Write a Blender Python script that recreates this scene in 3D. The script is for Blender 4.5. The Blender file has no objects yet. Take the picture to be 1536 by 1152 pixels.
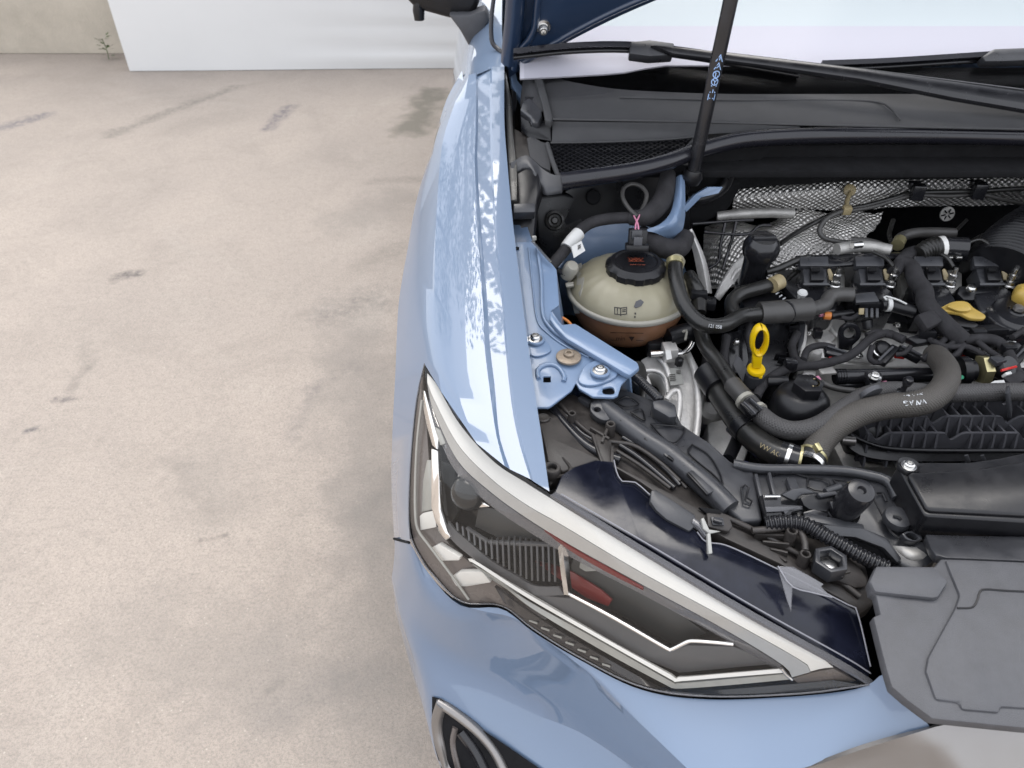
import bpy, bmesh, math, random
from mathutils import Vector, Matrix

random.seed(7)
SC = bpy.context.scene
COL = SC.collection
R = math.radians

# ---------------------------------------------------------------- camera
FPX, CAMH, TILT = 1109.0, 1.45, R(39)          # focal length in photo pixels (1536 wide), eye height, tilt down
cam_d = bpy.data.cameras.new('camera')
cam = bpy.data.objects.new('camera', cam_d)
COL.objects.link(cam)
cam.location = (0, 0, CAMH)
cam.rotation_euler = (R(90) - TILT, 0, 0)
cam_d.sensor_width = 36
cam_d.lens = 36 * FPX / 1536
cam_d.clip_start, cam_d.clip_end = 0.02, 400
cam_d.dof.use_dof = True
cam_d.dof.focus_distance = 0.85
cam_d.dof.aperture_fstop = 11.0
SC.camera = cam

# ---------------------------------------------------------------- sky, sun, exposure
SUN_EL, SUN_AZ = R(64), R(2)
world = bpy.data.worlds.new('World')
SC.world = world
world.use_nodes = True
wn, wl = world.node_tree.nodes, world.node_tree.links
wn.clear()
sky = wn.new('ShaderNodeTexSky')
sky.sky_type = 'NISHITA'
sky.sun_disc = False
sky.sun_elevation = SUN_EL
sky.sun_rotation = SUN_AZ
sky.air_density, sky.dust_density, sky.ozone_density = 1.0, 3.0, 1.0
wbg = wn.new('ShaderNodeBackground')
wbg.inputs['Strength'].default_value = 0.11
wmix = wn.new('ShaderNodeMix'); wmix.data_type = 'RGBA'
wmix.inputs['Factor'].default_value = 0.80           # an even veil of bright cloud over the sky
wmix.inputs['B'].default_value = (8.6, 8.8, 9.3, 1)
wout = wn.new('ShaderNodeOutputWorld')
wl.new(sky.outputs[0], wmix.inputs['A'])
wl.new(wmix.outputs['Result'], wbg.inputs['Color'])
wl.new(wbg.outputs[0], wout.inputs['Surface'])
sun_d = bpy.data.lights.new('sun', 'SUN')
sun_d.energy, sun_d.angle, sun_d.color = 1.4, R(44), (1.0, 0.96, 0.91)
sun = bpy.data.objects.new('sun', sun_d)
COL.objects.link(sun)
sd = Vector((math.sin(SUN_AZ) * math.cos(SUN_EL), math.cos(SUN_AZ) * math.cos(SUN_EL), math.sin(SUN_EL)))
sun.rotation_euler = sd.to_track_quat('Z', 'Y').to_euler()
sun.location = sd * 30
SC.view_settings.view_transform = 'Standard'
SC.view_settings.look = 'None'
SC.view_settings.gamma = 1
SC.view_settings.use_curve_mapping = False
SC.view_settings.exposure = 1.2
SC.cycles.max_bounces = 8
SC.cycles.transparent_max_bounces = 16
SC.cycles.caustics_reflective = False
SC.cycles.caustics_refractive = False
SC.cycles.sample_clamp_indirect = 4

# ---------------------------------------------------------------- measuring helpers: a photo pixel at a known height or depth -> a point of the place
def ray(px, py):
    a, b = (px - 768) / FPX, (576 - py) / FPX
    return Vector((a, math.cos(TILT) + b * math.sin(TILT), -math.sin(TILT) + b * math.cos(TILT)))
def W(px, py, z):
    d = ray(px, py)
    t = (z - CAMH) / d.z
    return Vector((d.x * t, d.y * t, z))
def WY(px, py, y):
    d = ray(px, py)
    t = y / d.y
    return Vector((d.x * t, y, CAMH + d.z * t))
def S(px, py, off=0.0):                             # on the sloping plane of the wing top
    d = ray(px, py)
    t = (.925 + off - .177 * .484 - CAMH) / (d.z - .177 * d.y)
    return Vector((0, 0, CAMH)) + d * t
def pp(s):                                          # "x,y x,y,z" -> tuples
    return [tuple(float(v) for v in q.split(',')) for q in s.split()]
def WL(s, z=None):
    return [W(q[0], q[1], q[2] if len(q) > 2 else z) for q in pp(s)]
def SL(s, off=0.0):
    return [S(q[0], q[1], q[2] if len(q) > 2 else off) for q in pp(s)]
def YL(s, y=None):
    return [WY(q[0], q[1], q[2] if len(q) > 2 else y) for q in pp(s)]

# ---------------------------------------------------------------- materials
MATS = {}
def nd(t, kind, **kw):
    n = t.nodes.new(kind)
    for k, v in kw.items():
        setattr(n, k, v)
    return n
def mat(name, col, rough=.5, metal=0., spec=.5, coat=0., coat_r=.03, bump=None, var=0., vscale=40., trans=0., rvar=0.):
    m = bpy.data.materials.new(name)
    m.use_nodes = True
    t = m.node_tree
    b = t.nodes['Principled BSDF']
    b.inputs['Base Color'].default_value = (*col, 1)
    b.inputs['Roughness'].default_value = rough
    b.inputs['Metallic'].default_value = metal
    b.inputs['Specular IOR Level'].default_value = spec
    b.inputs['Coat Weight'].default_value = coat
    b.inputs['Coat Roughness'].default_value = coat_r
    b.inputs['Coat IOR'].default_value = 1.52
    tc = nd(t, 'ShaderNodeTexCoord')
    geo = nd(t, 'ShaderNodeNewGeometry')
    if var or rvar:
        nz = nd(t, 'ShaderNodeTexNoise')
        nz.inputs['Scale'].default_value = vscale
        nz.inputs['Detail'].default_value = 6
        nz.inputs['Roughness'].default_value = .65
        t.links.new(geo.outputs['Position'], nz.inputs['Vector'])
        if var:
            mr = nd(t, 'ShaderNodeMapRange')
            mr.inputs['From Min'].default_value, mr.inputs['From Max'].default_value = .3, .7
            mr.inputs['To Min'].default_value, mr.inputs['To Max'].default_value = 1 - var, 1 + var
            t.links.new(nz.outputs['Fac'], mr.inputs['Value'])
            mx = nd(t, 'ShaderNodeVectorMath', operation='SCALE')
            mx.inputs[0].default_value = col
            t.links.new(mr.outputs[0], mx.inputs['Scale'])
            t.links.new(mx.outputs[0], b.inputs['Base Color'])
        if rvar:
            m2 = nd(t, 'ShaderNodeMapRange')
            m2.inputs['From Min'].default_value, m2.inputs['From Max'].default_value = .3, .7
            m2.inputs['To Min'].default_value, m2.inputs['To Max'].default_value = max(.02, rough - rvar), rough + rvar
            t.links.new(nz.outputs['Fac'], m2.inputs['Value'])
            t.links.new(m2.outputs[0], b.inputs['Roughness'])
    if bump:
        sc, st, dist = bump
        n2 = nd(t, 'ShaderNodeTexNoise')
        n2.inputs['Scale'].default_value = sc
        n2.inputs['Detail'].default_value = 3
        t.links.new(geo.outputs['Position'], n2.inputs['Vector'])
        bp = nd(t, 'ShaderNodeBump')
        bp.inputs['Strength'].default_value = st
        bp.inputs['Distance'].default_value = dist
        t.links.new(n2.outputs['Fac'], bp.inputs['Height'])
        t.links.new(bp.outputs[0], b.inputs['Normal'])
    if trans:
        out = [n for n in t.nodes if n.type == 'OUTPUT_MATERIAL'][0]
        tl = nd(t, 'ShaderNodeBsdfTranslucent')
        tl.inputs['Color'].default_value = (*col, 1)
        mx = nd(t, 'ShaderNodeMixShader')
        mx.inputs[0].default_value = trans
        t.links.new(b.outputs[0], mx.inputs[1])
        t.links.new(tl.outputs[0], mx.inputs[2])
        t.links.new(mx.outputs[0], out.inputs['Surface'])
    MATS[name] = m
    return m
def glass(name, tint, ior=1.5, gloss=(1, 1, 1), rough=.01, base=0.0, basecol=(.5, .5, .5)):
    m = bpy.data.materials.new(name)
    m.use_nodes = True
    t = m.node_tree
    t.nodes.clear()
    tr = nd(t, 'ShaderNodeBsdfTransparent'); tr.inputs['Color'].default_value = (*tint, 1)
    gl = nd(t, 'ShaderNodeBsdfGlossy'); gl.inputs['Roughness'].default_value = rough
    gl.inputs['Color'].default_value = (*gloss, 1)
    fr = nd(t, 'ShaderNodeFresnel')
    gm = nd(t, 'ShaderNodeNewGeometry')                # keep the index the same way round on both faces of the pane
    ma = nd(t, 'ShaderNodeMath', operation='MULTIPLY_ADD')
    ma.inputs[1].default_value, ma.inputs[2].default_value = 1 / ior - ior, ior
    t.links.new(gm.outputs['Backfacing'], ma.inputs[0])
    t.links.new(ma.outputs[0], fr.inputs['IOR'])
    mx = nd(t, 'ShaderNodeMixShader')
    out = nd(t, 'ShaderNodeOutputMaterial')
    t.links.new(fr.outputs[0], mx.inputs[0])
    if base:
        df = nd(t, 'ShaderNodeBsdfDiffuse'); df.inputs['Color'].default_value = (*basecol, 1)
        m2 = nd(t, 'ShaderNodeMixShader'); m2.inputs[0].default_value = base
        t.links.new(tr.outputs[0], m2.inputs[1]); t.links.new(df.outputs[0], m2.inputs[2])
        t.links.new(m2.outputs[0], mx.inputs[1])
    else:
        t.links.new(tr.outputs[0], mx.inputs[1])
    t.links.new(gl.outputs[0], mx.inputs[2])
    t.links.new(mx.outputs[0], out.inputs['Surface'])
    MATS[name] = m
    return m

PAINT = mat('light_blue_paint', (.122, .172, .254), .40, coat=1, coat_r=.02, spec=.4, bump=(900, .012, .0005))
APRON = mat('blue_paint_inner', (.145, .208, .315), .36, coat=.35, coat_r=.12, var=.05, vscale=25)
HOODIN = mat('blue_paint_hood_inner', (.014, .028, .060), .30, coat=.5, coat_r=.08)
BLK = mat('black_plastic', (.008, .008, .0095), .33, spec=.4, bump=(700, .12, .0006), var=.25, vscale=30, rvar=.1)
BLKG = mat('black_plastic_glossy', (.012, .012, .014), .22, var=.2, rvar=.08)
BLKM = mat('black_matt_foam', (.008, .008, .009), .9, spec=.2, bump=(350, .25, .001), var=.3)
GRY = mat('grey_black_plastic', (.031, .032, .036), .36, spec=.55, bump=(1100, .25, .0006), var=.22, vscale=30, rvar=.14)
GRYL = mat('grey_grained_plastic', (.062, .063, .069), .52, bump=(1300, .55, .0008), var=.16, vscale=45, rvar=.08)
DUSTY = mat('dusty_brown_black_plastic', (.025, .0215, .0195), .50, bump=(500, .2, .0008), var=.6, vscale=45, rvar=.12)
COWLM = mat('cowl_plastic', (.042, .042, .044), .75, bump=(900, .4, .001), var=.12, vscale=25)
RUB = mat('rubber', (.015, .0145, .0135), .33, bump=(400, .15, .0008), var=.25, rvar=.1)
RUBG = mat('grey_rubber_hose', (.048, .046, .044), .46, bump=(500, .15, .0008), var=.15, rvar=.08)
TAPE = mat('cloth_tape', (.026, .025, .027), .75, spec=.25, bump=(600, .5, .0012), var=.3, vscale=60)
SEAL = mat('seal_rubber', (.010, .010, .014), .24, rvar=.08)
ALU = mat('cast_aluminium', (.62, .605, .58), .42, metal=.35, bump=(260, .35, .0015), var=.18, vscale=45, rvar=.12)
ALUD = mat('dull_aluminium', (.40, .39, .37), .55, metal=.6, bump=(200, .3, .0015), var=.25, vscale=40)
STEEL = mat('bright_steel', (.68, .67, .65), .24, metal=1, rvar=.08)
BRASS = mat('dull_brass', (.50, .45, .25), .38, metal=.8)
CHROME = mat('chrome', (.82, .81, .80), .10, metal=1)
SATIN = mat('satin_grey_trim', (.25, .238, .228), .34, metal=.75, rvar=.06)
SMOKE = mat('smoked_grey_plastic', (.11, .095, .088), .25, rvar=.08)
LAMPW = mat('white_light_guide', (.60, .592, .565), .32, coat=.5, var=.03, vscale=30)
LAMPS = mat('silver_light_guide', (.42, .42, .41), .25, metal=.3, coat=.4, var=.05, vscale=40)
LAMPG = mat('pale_grey_light_guide', (0.276, 0.276, 0.258), .3, coat=.3, var=.08, vscale=60)
LAMPD = mat('lamp_dark_insert', (.022, .023, .023), .35, var=.1)
LAMPK = mat('lamp_black_insert', (.012, .013, .014), .18)
LSLAB = mat('lamp_grey_slab', (.070, .070, .073), .5, var=.06)
LRED = mat('dark_red_reflection', (.14, .014, .013), .3)  # red reflection in the lens, put into a colour
EDGE = mat('dull_edge', (.20, .20, .22), .35)
RED = mat('red_plastic', (.55, .03, .025), .35)
NAVY = mat('navy_black_housing', (.0055, .0065, .013), .17, spec=.4, var=.6, vscale=22, rvar=.14)
TANKU = mat('tank_cream_plastic', (.385, .355, .255), .33, trans=.30, var=.10, vscale=22)
TANKS = mat('tank_seam_plastic', (0.396, 0.380, 0.330), .35, trans=.25)
TANKL = mat('tank_with_pink_coolant', (.33, .165, .090), .30, trans=.35, var=.18, vscale=16)
YEL = mat('yellow_plastic', (0.637, 0.420, 0.003), .32)
YELD = mat('dull_yellow_plastic', (0.462, 0.315, 0.070), .42, var=.12)
OCH = mat('ochre_plastic', (0.294, 0.238, 0.133), .5, var=.2)
WHT = mat('white_label', (0.546, 0.546, 0.532), .5)
PRINT = mat('white_print', (0.525, 0.540, 0.555), .6)
PRINTB = mat('pale_blue_print', (.30, .45, .72), .6)
PRINTK = mat('black_print', (.02, .018, .016), .6)
PRINTR = mat('red_print', (.36, .085, .045), .5)
PRINTN = mat('brown_print', (.03, .015, .01), .6)
WIREP = mat('pink_wire', (.55, .22, .32), .4)
WIREO = mat('orange_wire', (.60, .20, .04), .4)
WIREY = mat('yellow_wire', (.75, .48, .08), .4)
RUSTW = mat('rusty_washer', (.27, .22, .17), .55, metal=.5, var=.2, vscale=200)
VOID = mat('bay_darkness', (.012, .012, .013), .8, spec=.2)
TYRE = mat('tyre_rubber', (.02, .02, .02), .8)
SHEET = mat('white_reflection_sheet', (.47, .465, .515), .6)  # bright reflection on the glass, put into a colour
SHEETC = mat('pale_cyan_reflection_sheet', (.47, .525, .535), .6)
LENS = glass('clear_lamp_lens', (.95, .94, .92), 1.33, base=.012, basecol=(.55, .52, .48))
WGLASS = glass('windscreen_glass', (.94, .94, .945), 1.10, rough=.12)
DGLASS = glass('dark_side_glass', (.10, .11, .11), 1.6)
CLEARP = glass('clear_plastic_edge', (.55, .55, .57), 1.5, base=.25, basecol=(.35, .35, .37))

def shield_mat():
    m = mat('embossed_heat_shield', (.68, .66, .63), .33, metal=.55, var=.12, vscale=18)
    t = m.node_tree
    b = t.nodes['Principled BSDF']
    uv = nd(t, 'ShaderNodeUVMap')
    sep = nd(t, 'ShaderNodeSeparateXYZ')
    t.links.new(uv.outputs[0], sep.inputs[0])
    hs = []
    for sg in (1, -1):
        a = nd(t, 'ShaderNodeMath', operation='MULTIPLY'); a.inputs[1].default_value = sg * 1.15
        t.links.new(sep.outputs['Y'], a.inputs[0])
        c = nd(t, 'ShaderNodeMath', operation='ADD')
        t.links.new(sep.outputs['X'], c.inputs[0]); t.links.new(a.outputs[0], c.inputs[1])
        d = nd(t, 'ShaderNodeMath', operation='MULTIPLY'); d.inputs[1].default_value = 560
        t.links.new(c.outputs[0], d.inputs[0])
        s = nd(t, 'ShaderNodeMath', operation='SINE')
        t.links.new(d.outputs[0], s.inputs[0])
        hs.append(s)
    ad = nd(t, 'ShaderNodeMath', operation='ADD')
    t.links.new(hs[0].outputs[0], ad.inputs[0]); t.links.new(hs[1].outputs[0], ad.inputs[1])
    bp = nd(t, 'ShaderNodeBump')
    bp.inputs['Strength'].default_value = 1.0
    bp.inputs['Distance'].default_value = .0010
    t.links.new(ad.outputs[0], bp.inputs['Height'])
    t.links.new(bp.outputs[0], b.inputs['Normal'])
    return m
SHIELD = shield_mat()

def braid_mat(name, col):
    m = mat(name, col, .6, var=.12, vscale=40)
    t = m.node_tree
    b = t.nodes['Principled BSDF']
    uv = nd(t, 'ShaderNodeUVMap')
    ws = []
    for ang in (.6, -.6):
        mp = nd(t, 'ShaderNodeMapping')
        mp.inputs['Rotation'].default_value = (0, 0, ang)
        t.links.new(uv.outputs[0], mp.inputs[0])
        w = nd(t, 'ShaderNodeTexWave')
        w.inputs['Scale'].default_value = 110
        t.links.new(mp.outputs[0], w.inputs[0])
        ws.append(w)
    mx = nd(t, 'ShaderNodeMath', operation='MULTIPLY')
    t.links.new(ws[0].outputs['Fac'], mx.inputs[0]); t.links.new(ws[1].outputs['Fac'], mx.inputs[1])
    bp = nd(t, 'ShaderNodeBump')
    bp.inputs['Strength'].default_value = .55
    bp.inputs['Distance'].default_value = .0012
    t.links.new(mx.outputs[0], bp.inputs['Height'])
    t.links.new(bp.outputs[0], b.inputs['Normal'])
    return m
BRAID = braid_mat('braided_grey_hose', (.052, .050, .050))
BRAIDB = braid_mat('braided_brown_hose', (.066, .060, .053))

# ---------------------------------------------------------------- building helpers
PW = {}                                             # world origin of every object that has one
CAR_AT = Vector((.75, 2.2, 0))
car = bpy.data.objects.new('car', None)
COL.objects.link(car)
car.location = CAR_AT
car.empty_display_size = .3
PW[car] = CAR_AT
car['label'] = 'light blue car with its bonnet propped open and engine bay showing'
car['category'] = 'car'

def emit(name, verts, faces, m, parent=car, sharp=35, bevel=0, seg=2, uvs=None, recalc=True, label=None):
    bm = bmesh.new()
    vs = [bm.verts.new(v) for v in verts]
    uvl = bm.loops.layers.uv.new('UVMap') if uvs else None
    for f in faces:
        try:
            fc = bm.faces.new([vs[i] for i in f])
            if uvs:
                for lp, i in zip(fc.loops, f):
                    lp[uvl].uv = uvs[i]
        except ValueError:
            pass
    return fin(name, bm, m, parent, sharp, bevel, seg, recalc, label)

def fin(name, bm, m, parent=car, sharp=35, bevel=0, seg=2, recalc=True, label=None):
    if recalc:
        bmesh.ops.recalc_face_normals(bm, faces=bm.faces[:])
    if bevel:
        es = [e for e in bm.edges if len(e.link_faces) == 2 and e.calc_face_angle(0) > R(28)]
        if es:
            bmesh.ops.bevel(bm, geom=es, offset=bevel, segments=seg, profile=.5, affect='EDGES', clamp_overlap=True)
    c = Vector((0, 0, 0))
    if bm.verts:
        lo = Vector([min(v.co[i] for v in bm.verts) for i in range(3)])
        hi = Vector([max(v.co[i] for v in bm.verts) for i in range(3)])
        c = (lo + hi) / 2
        if parent is None:
            c.z = lo.z
        for v in bm.verts:
            v.co -= c
    me = bpy.data.meshes.new(name)
    bm.to_mesh(me)
    bm.free()
    for p in me.polygons:
        p.use_smooth = True
    me.set_sharp_from_angle(angle=R(sharp))
    me.materials.append(m)
    return put(name, me, c, parent, label)

def put(name, me, at, parent=car, label=None):
    o = bpy.data.objects.new(name, me)
    COL.objects.link(o)
    o.location = at
    if parent is not None:
        o.parent = parent
        o.matrix_parent_inverse = Matrix.Translation(-PW[parent])
    PW[o] = Vector(at)
    if label:
        o['label'] = label
    return o

def dup(o, delta, parent=car, rot=None):
    c = o.copy()
    COL.objects.link(c)
    c.location = PW[o] + Vector(delta)
    c.parent = parent
    c.matrix_parent_inverse = Matrix.Translation(-PW[parent])
    PW[c] = c.location.copy()
    if rot:
        c.rotation_euler = rot
    return c

XC = .75                                            # middle of the car
def mirror(o, parent=car):
    me = o.data.copy()
    for v in me.vertices:
        v.co.x = -v.co.x
    me.flip_normals()
    at = PW[o].copy()
    at.x = 2 * XC - at.x
    return put(o.name.split('.')[0], me, at, parent)

def cat(pts, n):                                    # Catmull-Rom through the points, n samples evenly by length
    pts = [Vector(p) for p in pts]
    if len(pts) == 2:
        dense = [pts[0].lerp(pts[1], i / 40) for i in range(41)]
    else:
        q = [pts[0] * 2 - pts[1]] + pts + [pts[-1] * 2 - pts[-2]]
        dense = []
        for i in range(1, len(q) - 2):
            p0, p1, p2, p3 = q[i - 1:i + 3]
            for k in range(16):
                t = k / 16
                dense.append(.5 * ((2 * p1) + (p2 - p0) * t + (2 * p0 - 5 * p1 + 4 * p2 - p3) * t * t + (3 * p1 - p0 - 3 * p2 + p3) * t ** 3))
        dense.append(pts[-1])
    L = [0]
    for a, b in zip(dense, dense[1:]):
        L.append(L[-1] + (b - a).length)
    out, j = [], 0
    for i in range(n):
        s = L[-1] * i / (n - 1)
        while j < len(L) - 2 and L[j + 1] < s:
            j += 1
        d = L[j + 1] - L[j]
        out.append(dense[j].lerp(dense[j + 1], (s - L[j]) / d if d else 0))
    return out

def lin(pts, n):                                    # the same, along straight segments
    pts = [Vector(p) for p in pts]
    L = [0]
    for a, b in zip(pts, pts[1:]):
        L.append(L[-1] + (b - a).length)
    out, j = [], 0
    for i in range(n):
        s = L[-1] * i / (n - 1)
        while j < len(L) - 2 and L[j + 1] < s:
            j += 1
        d = L[j + 1] - L[j]
        out.append(pts[j].lerp(pts[j + 1], (s - L[j]) / d if d else 0))
    return out

def sweep(pts, r, sides=14, ribs=None, n=None, flat=1.0, caps=True):
    tot = sum((Vector(b) - Vector(a)).length for a, b in zip(pts, pts[1:]))
    n = n or max(8, int(tot / .006))
    if ribs:
        n = int(tot / ribs[0] * 9) + 1
    c = cat(pts, n)
    rr = r if isinstance(r, (list, tuple)) else [r, r]
    verts, faces, uvs = [], [], []
    nrm = None
    s = 0
    for i in range(n):
        tg = (c[min(i + 1, n - 1)] - c[max(i - 1, 0)]).normalized()
        if nrm is None:
            nrm = tg.cross(Vector((0, 0, 1)))
            if nrm.length < .1:
                nrm = tg.cross(Vector((0, 1, 0)))
        nrm = (nrm - tg * nrm.dot(tg)).normalized()
        bn = tg.cross(nrm)
        if i:
            s += (c[i] - c[i - 1]).length
        f = i / (n - 1) * (len(rr) - 1)
        k = min(int(f), len(rr) - 2)
        rad = rr[k] + (rr[k + 1] - rr[k]) * (f - k)
        if ribs:
            rad += ribs[1] * math.cos(2 * math.pi * s / ribs[0])
        for j in range(sides):
            a = 2 * math.pi * j / sides
            verts.append(c[i] + (nrm * math.cos(a) + bn * math.sin(a) * flat) * rad)
            uvs.append((s, a * rad))
    for i in range(n - 1):
        for j in range(sides):
            a, b = i * sides + j, i * sides + (j + 1) % sides
            faces.append((a, b, b + sides, a + sides))
    if caps:
        faces.append(tuple(range(sides)))
        faces.append(tuple(range((n - 1) * sides, n * sides)))
    return verts, faces, uvs
def tube(name, pts, r, m, parent=car, sides=14, ribs=None, label=None, flat=1.0, n=None):
    v, f, u = sweep(pts, r, sides, ribs, n, flat)
    return emit(name, v, f, m, parent, 50 if not ribs else 80, uvs=u, label=label)

def plate(name, pts, th, m, parent=car, bevel=.0012, seg=2, holes=(), dirn=None, label=None, sharp=35):
    """a flat piece with its own outline and thickness; pts lie on its upper face"""
    pts = [Vector(p) for p in pts]
    nrm = Vector((0, 0, 0))
    for i in range(len(pts)):
        nrm += pts[i].cross(pts[(i + 1) % len(pts)])
    nrm.normalize()
    if nrm.z < 0 or (abs(nrm.z) < .05 and nrm.y > 0):
        nrm.negate()
    ext = (Vector(dirn).normalized() if dirn else -nrm) * th
    bm = bmesh.new()
    if holes:
        es = []
        for loop in [pts] + [[Vector(h) for h in hh] for hh in holes]:
            vs = [bm.verts.new(p) for p in loop]
            es += [bm.edges.new((vs[i], vs[(i + 1) % len(vs)])) for i in range(len(vs))]
        bmesh.ops.triangle_fill(bm, use_beauty=True, edges=es, normal=nrm)
    else:
        bm.faces.new([bm.verts.new(p) for p in pts])
    bmesh.ops.recalc_face_normals(bm, faces=bm.faces[:])
    g = bmesh.ops.extrude_face_region(bm, geom=bm.faces[:])
    # extrude_face_region leaves the original faces in place: move the copies down
    for v in [e for e in g['geom'] if isinstance(e, bmesh.types.BMVert)]:
        v.co += ext
    return fin(name, bm, m, parent, sharp, bevel, seg, True, label)

def smooth_outline(pts, n=40):
    return cat(list(pts) + [pts[0]], n + 1)[:-1]

def loft(name, lines, m, n=30, parent=car, th=0, straight=False, sharp=40, label=None, uv=False, cross=0):
    """a surface through lengthwise lines"""
    rows = [(lin if straight else cat)(l, n) for l in lines]
    if cross:
        k = cross
        cols = [cat([r[i] for r in rows], k) for i in range(n)]
        rows = [[cols[i][j] for i in range(n)] for j in range(k)]
    verts = [p for r in rows for p in r]
    faces = []
    uvs = None
    if uv:
        uvs = []
        acc = [0] * n
        for j, r in enumerate(rows):
            s = 0
            for i, p in enumerate(r):
                if i:
                    s += (p - r[i - 1]).length
                if j:
                    acc[i] += (p - rows[j - 1][i]).length
                uvs.append((s, acc[i]))
    for j in range(len(rows) - 1):
        for i in range(n - 1):
            a = j * n + i
            faces.append((a, a + 1, a + n + 1, a + n))
    bm = bmesh.new()
    vs = [bm.verts.new(v) for v in verts]
    uvl = bm.loops.layers.uv.new('UVMap') if uvs else None
    for f in faces:
        try:
            fc = bm.faces.new([vs[i] for i in f])
        except ValueError:
            continue
        if uvs:
            for lp, i in zip(fc.loops, f):
                lp[uvl].uv = uvs[i]
    bmesh.ops.remove_doubles(bm, verts=bm.verts[:], dist=1e-6)
    bmesh.ops.recalc_face_normals(bm, faces=bm.faces[:])
    if sum(f.normal.z * f.calc_area() for f in bm.faces) < 0:
        bmesh.ops.reverse_faces(bm, faces=bm.faces[:])
    if th:
        bm.normal_update()
        nn = {v: v.normal.copy() for v in bm.verts}
        g = bmesh.ops.extrude_face_region(bm, geom=bm.faces[:])
        nv = [e for e in g['geom'] if isinstance(e, bmesh.types.BMVert)]
        top = [v for v in nn]
        # the originals become the lower skin
        for v in top:
            v.co -= nn[v] * th
    return fin(name, bm, m, parent, sharp, 0, 2, bool(th), label)

def lathe(name, at, prof, m, axis=(0, 0, 1), seg=40, parent=car, sharp=40, squash=None, label=None, wob=None):
    ax = Vector(axis).normalized()
    u = ax.cross(Vector((0, 1, 0)))
    if u.length < .1:
        u = ax.cross(Vector((1, 0, 0)))
    u.normalize()
    v = ax.cross(u)
    at = Vector(at)
    verts, faces = [], []
    for r, h in prof:
        for k in range(seg):
            a = 2 * math.pi * k / seg
            rr = r * (wob(a, h) if wob else 1)
            verts.append(at + u * math.cos(a) * rr + v * math.sin(a) * rr * (squash or 1) + ax * h)
    for i in range(len(prof) - 1):
        for k in range(seg):
            a, b = i * seg + k, i * seg + (k + 1) % seg
            faces.append((a, b, b + seg, a + seg))
    if prof[0][0] > 1e-5:
        faces.append(tuple(range(seg)))
    if prof[-1][0] > 1e-5:
        faces.append(tuple(range((len(prof) - 1) * seg, len(prof) * seg)))
    bm = bmesh.new()
    vs = [bm.verts.new(p) for p in verts]
    for f in faces:
        try:
            bm.faces.new([vs[i] for i in f])
        except ValueError:
            pass
    bmesh.ops.remove_doubles(bm, verts=bm.verts[:], dist=1e-6)
    return fin(name, bm, m, parent, sharp, 0, 2, True, label)

def boxv(c, ux, uy, uz):
    c = Vector(c); ux = Vector(ux); uy = Vector(uy); uz = Vector(uz)
    v = [c + ux * a + uy * b + uz * d for a in (-.5, .5) for b in (-.5, .5) for d in (-.5, .5)]
    f = [(0, 1, 3, 2), (4, 6, 7, 5), (0, 4, 5, 1), (2, 3, 7, 6), (0, 2, 6, 4), (1, 5, 7, 3)]
    return v, f
def box(name, c, size, m, parent=car, rot=(0, 0, 0), bevel=.0015, seg=2, label=None):
    M = Matrix.Rotation(R(rot[2]), 3, 'Z') @ Matrix.Rotation(R(rot[1]), 3, 'Y') @ Matrix.Rotation(R(rot[0]), 3, 'X')
    v, f = boxv(c, M.col[0] * size[0], M.col[1] * size[1], M.col[2] * size[2])
    return emit(name, v, f, m, parent, bevel=bevel, seg=seg, label=label)
def bar(name, a, b, w, h, m, parent=car, up=(0, 0, 1), bevel=.0008, label=None):
    """a straight bar between two points, w wide, h high; the points lie in the middle of its upper face"""
    a, b = Vector(a), Vector(b)
    d = b - a
    side = d.cross(Vector(up)).normalized()
    upv = side.cross(d).normalized()
    v, f = boxv((a + b) / 2 - upv * h / 2, d, side * w, upv * h)
    return emit(name, v, f, m, parent, bevel=bevel, label=label)
def multi(name, shapes, m, parent=car, bevel=0, label=None, sharp=35):
    V, Fc = [], []
    for v, f in shapes:
        k = len(V)
        V += list(v)
        Fc += [tuple(i + k for i in q) for q in f]
    return emit(name, V, Fc, m, parent, sharp, bevel, label=label)

def text_mesh(s, size=1.0):
    cu = bpy.data.curves.new('lettering', 'FONT')
    cu.body = s
    cu.size = size
    cu.align_x, cu.align_y = 'CENTER', 'CENTER'
    cu.resolution_u = 2
    o = bpy.data.objects.new('lettering', cu)
    me = bpy.data.meshes.new_from_object(o)
    bpy.data.objects.remove(o)
    V = [(v.co.x, v.co.y) for v in me.vertices]
    Fc = [tuple(p.vertices) for p in me.polygons]
    bpy.data.meshes.remove(me)
    bpy.data.curves.remove(cu)
    return V, Fc
def strokes(lines, w):
    """flat ribbons along 2D polylines"""
    V, Fc = [], []
    for l in lines:
        for (x0, y0), (x1, y1) in zip(l, l[1:]):
            d = math.hypot(x1 - x0, y1 - y0) or 1
            ex, ey = (x1 - x0) / d * w * .5, (y1 - y0) / d * w * .5
            k = len(V)
            V += [(x0 - ex - ey, y0 - ey + ex), (x0 - ex + ey, y0 - ey - ex), (x1 + ex + ey, y1 + ey - ex), (x1 + ex - ey, y1 + ey + ex)]
            Fc.append((k, k + 1, k + 2, k + 3))
    return V, Fc
def circ2(cx, cy, r, n=14):
    return [(cx + r * math.cos(2 * math.pi * i / n), cy + r * math.sin(2 * math.pi * i / n)) for i in range(n + 1)]
def printed(name, VF, fn, m, parent):
    """flat print laid on a surface through fn(u, v) -> point"""
    V, Fc = VF
    return emit(name, [fn(x, y) for x, y in V], Fc, m, parent, recalc=False)
def plane_map(o, ux, uy):
    o, ux, uy = Vector(o), Vector(ux), Vector(uy)
    return lambda u, v: o + ux * u + uy * v
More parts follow.
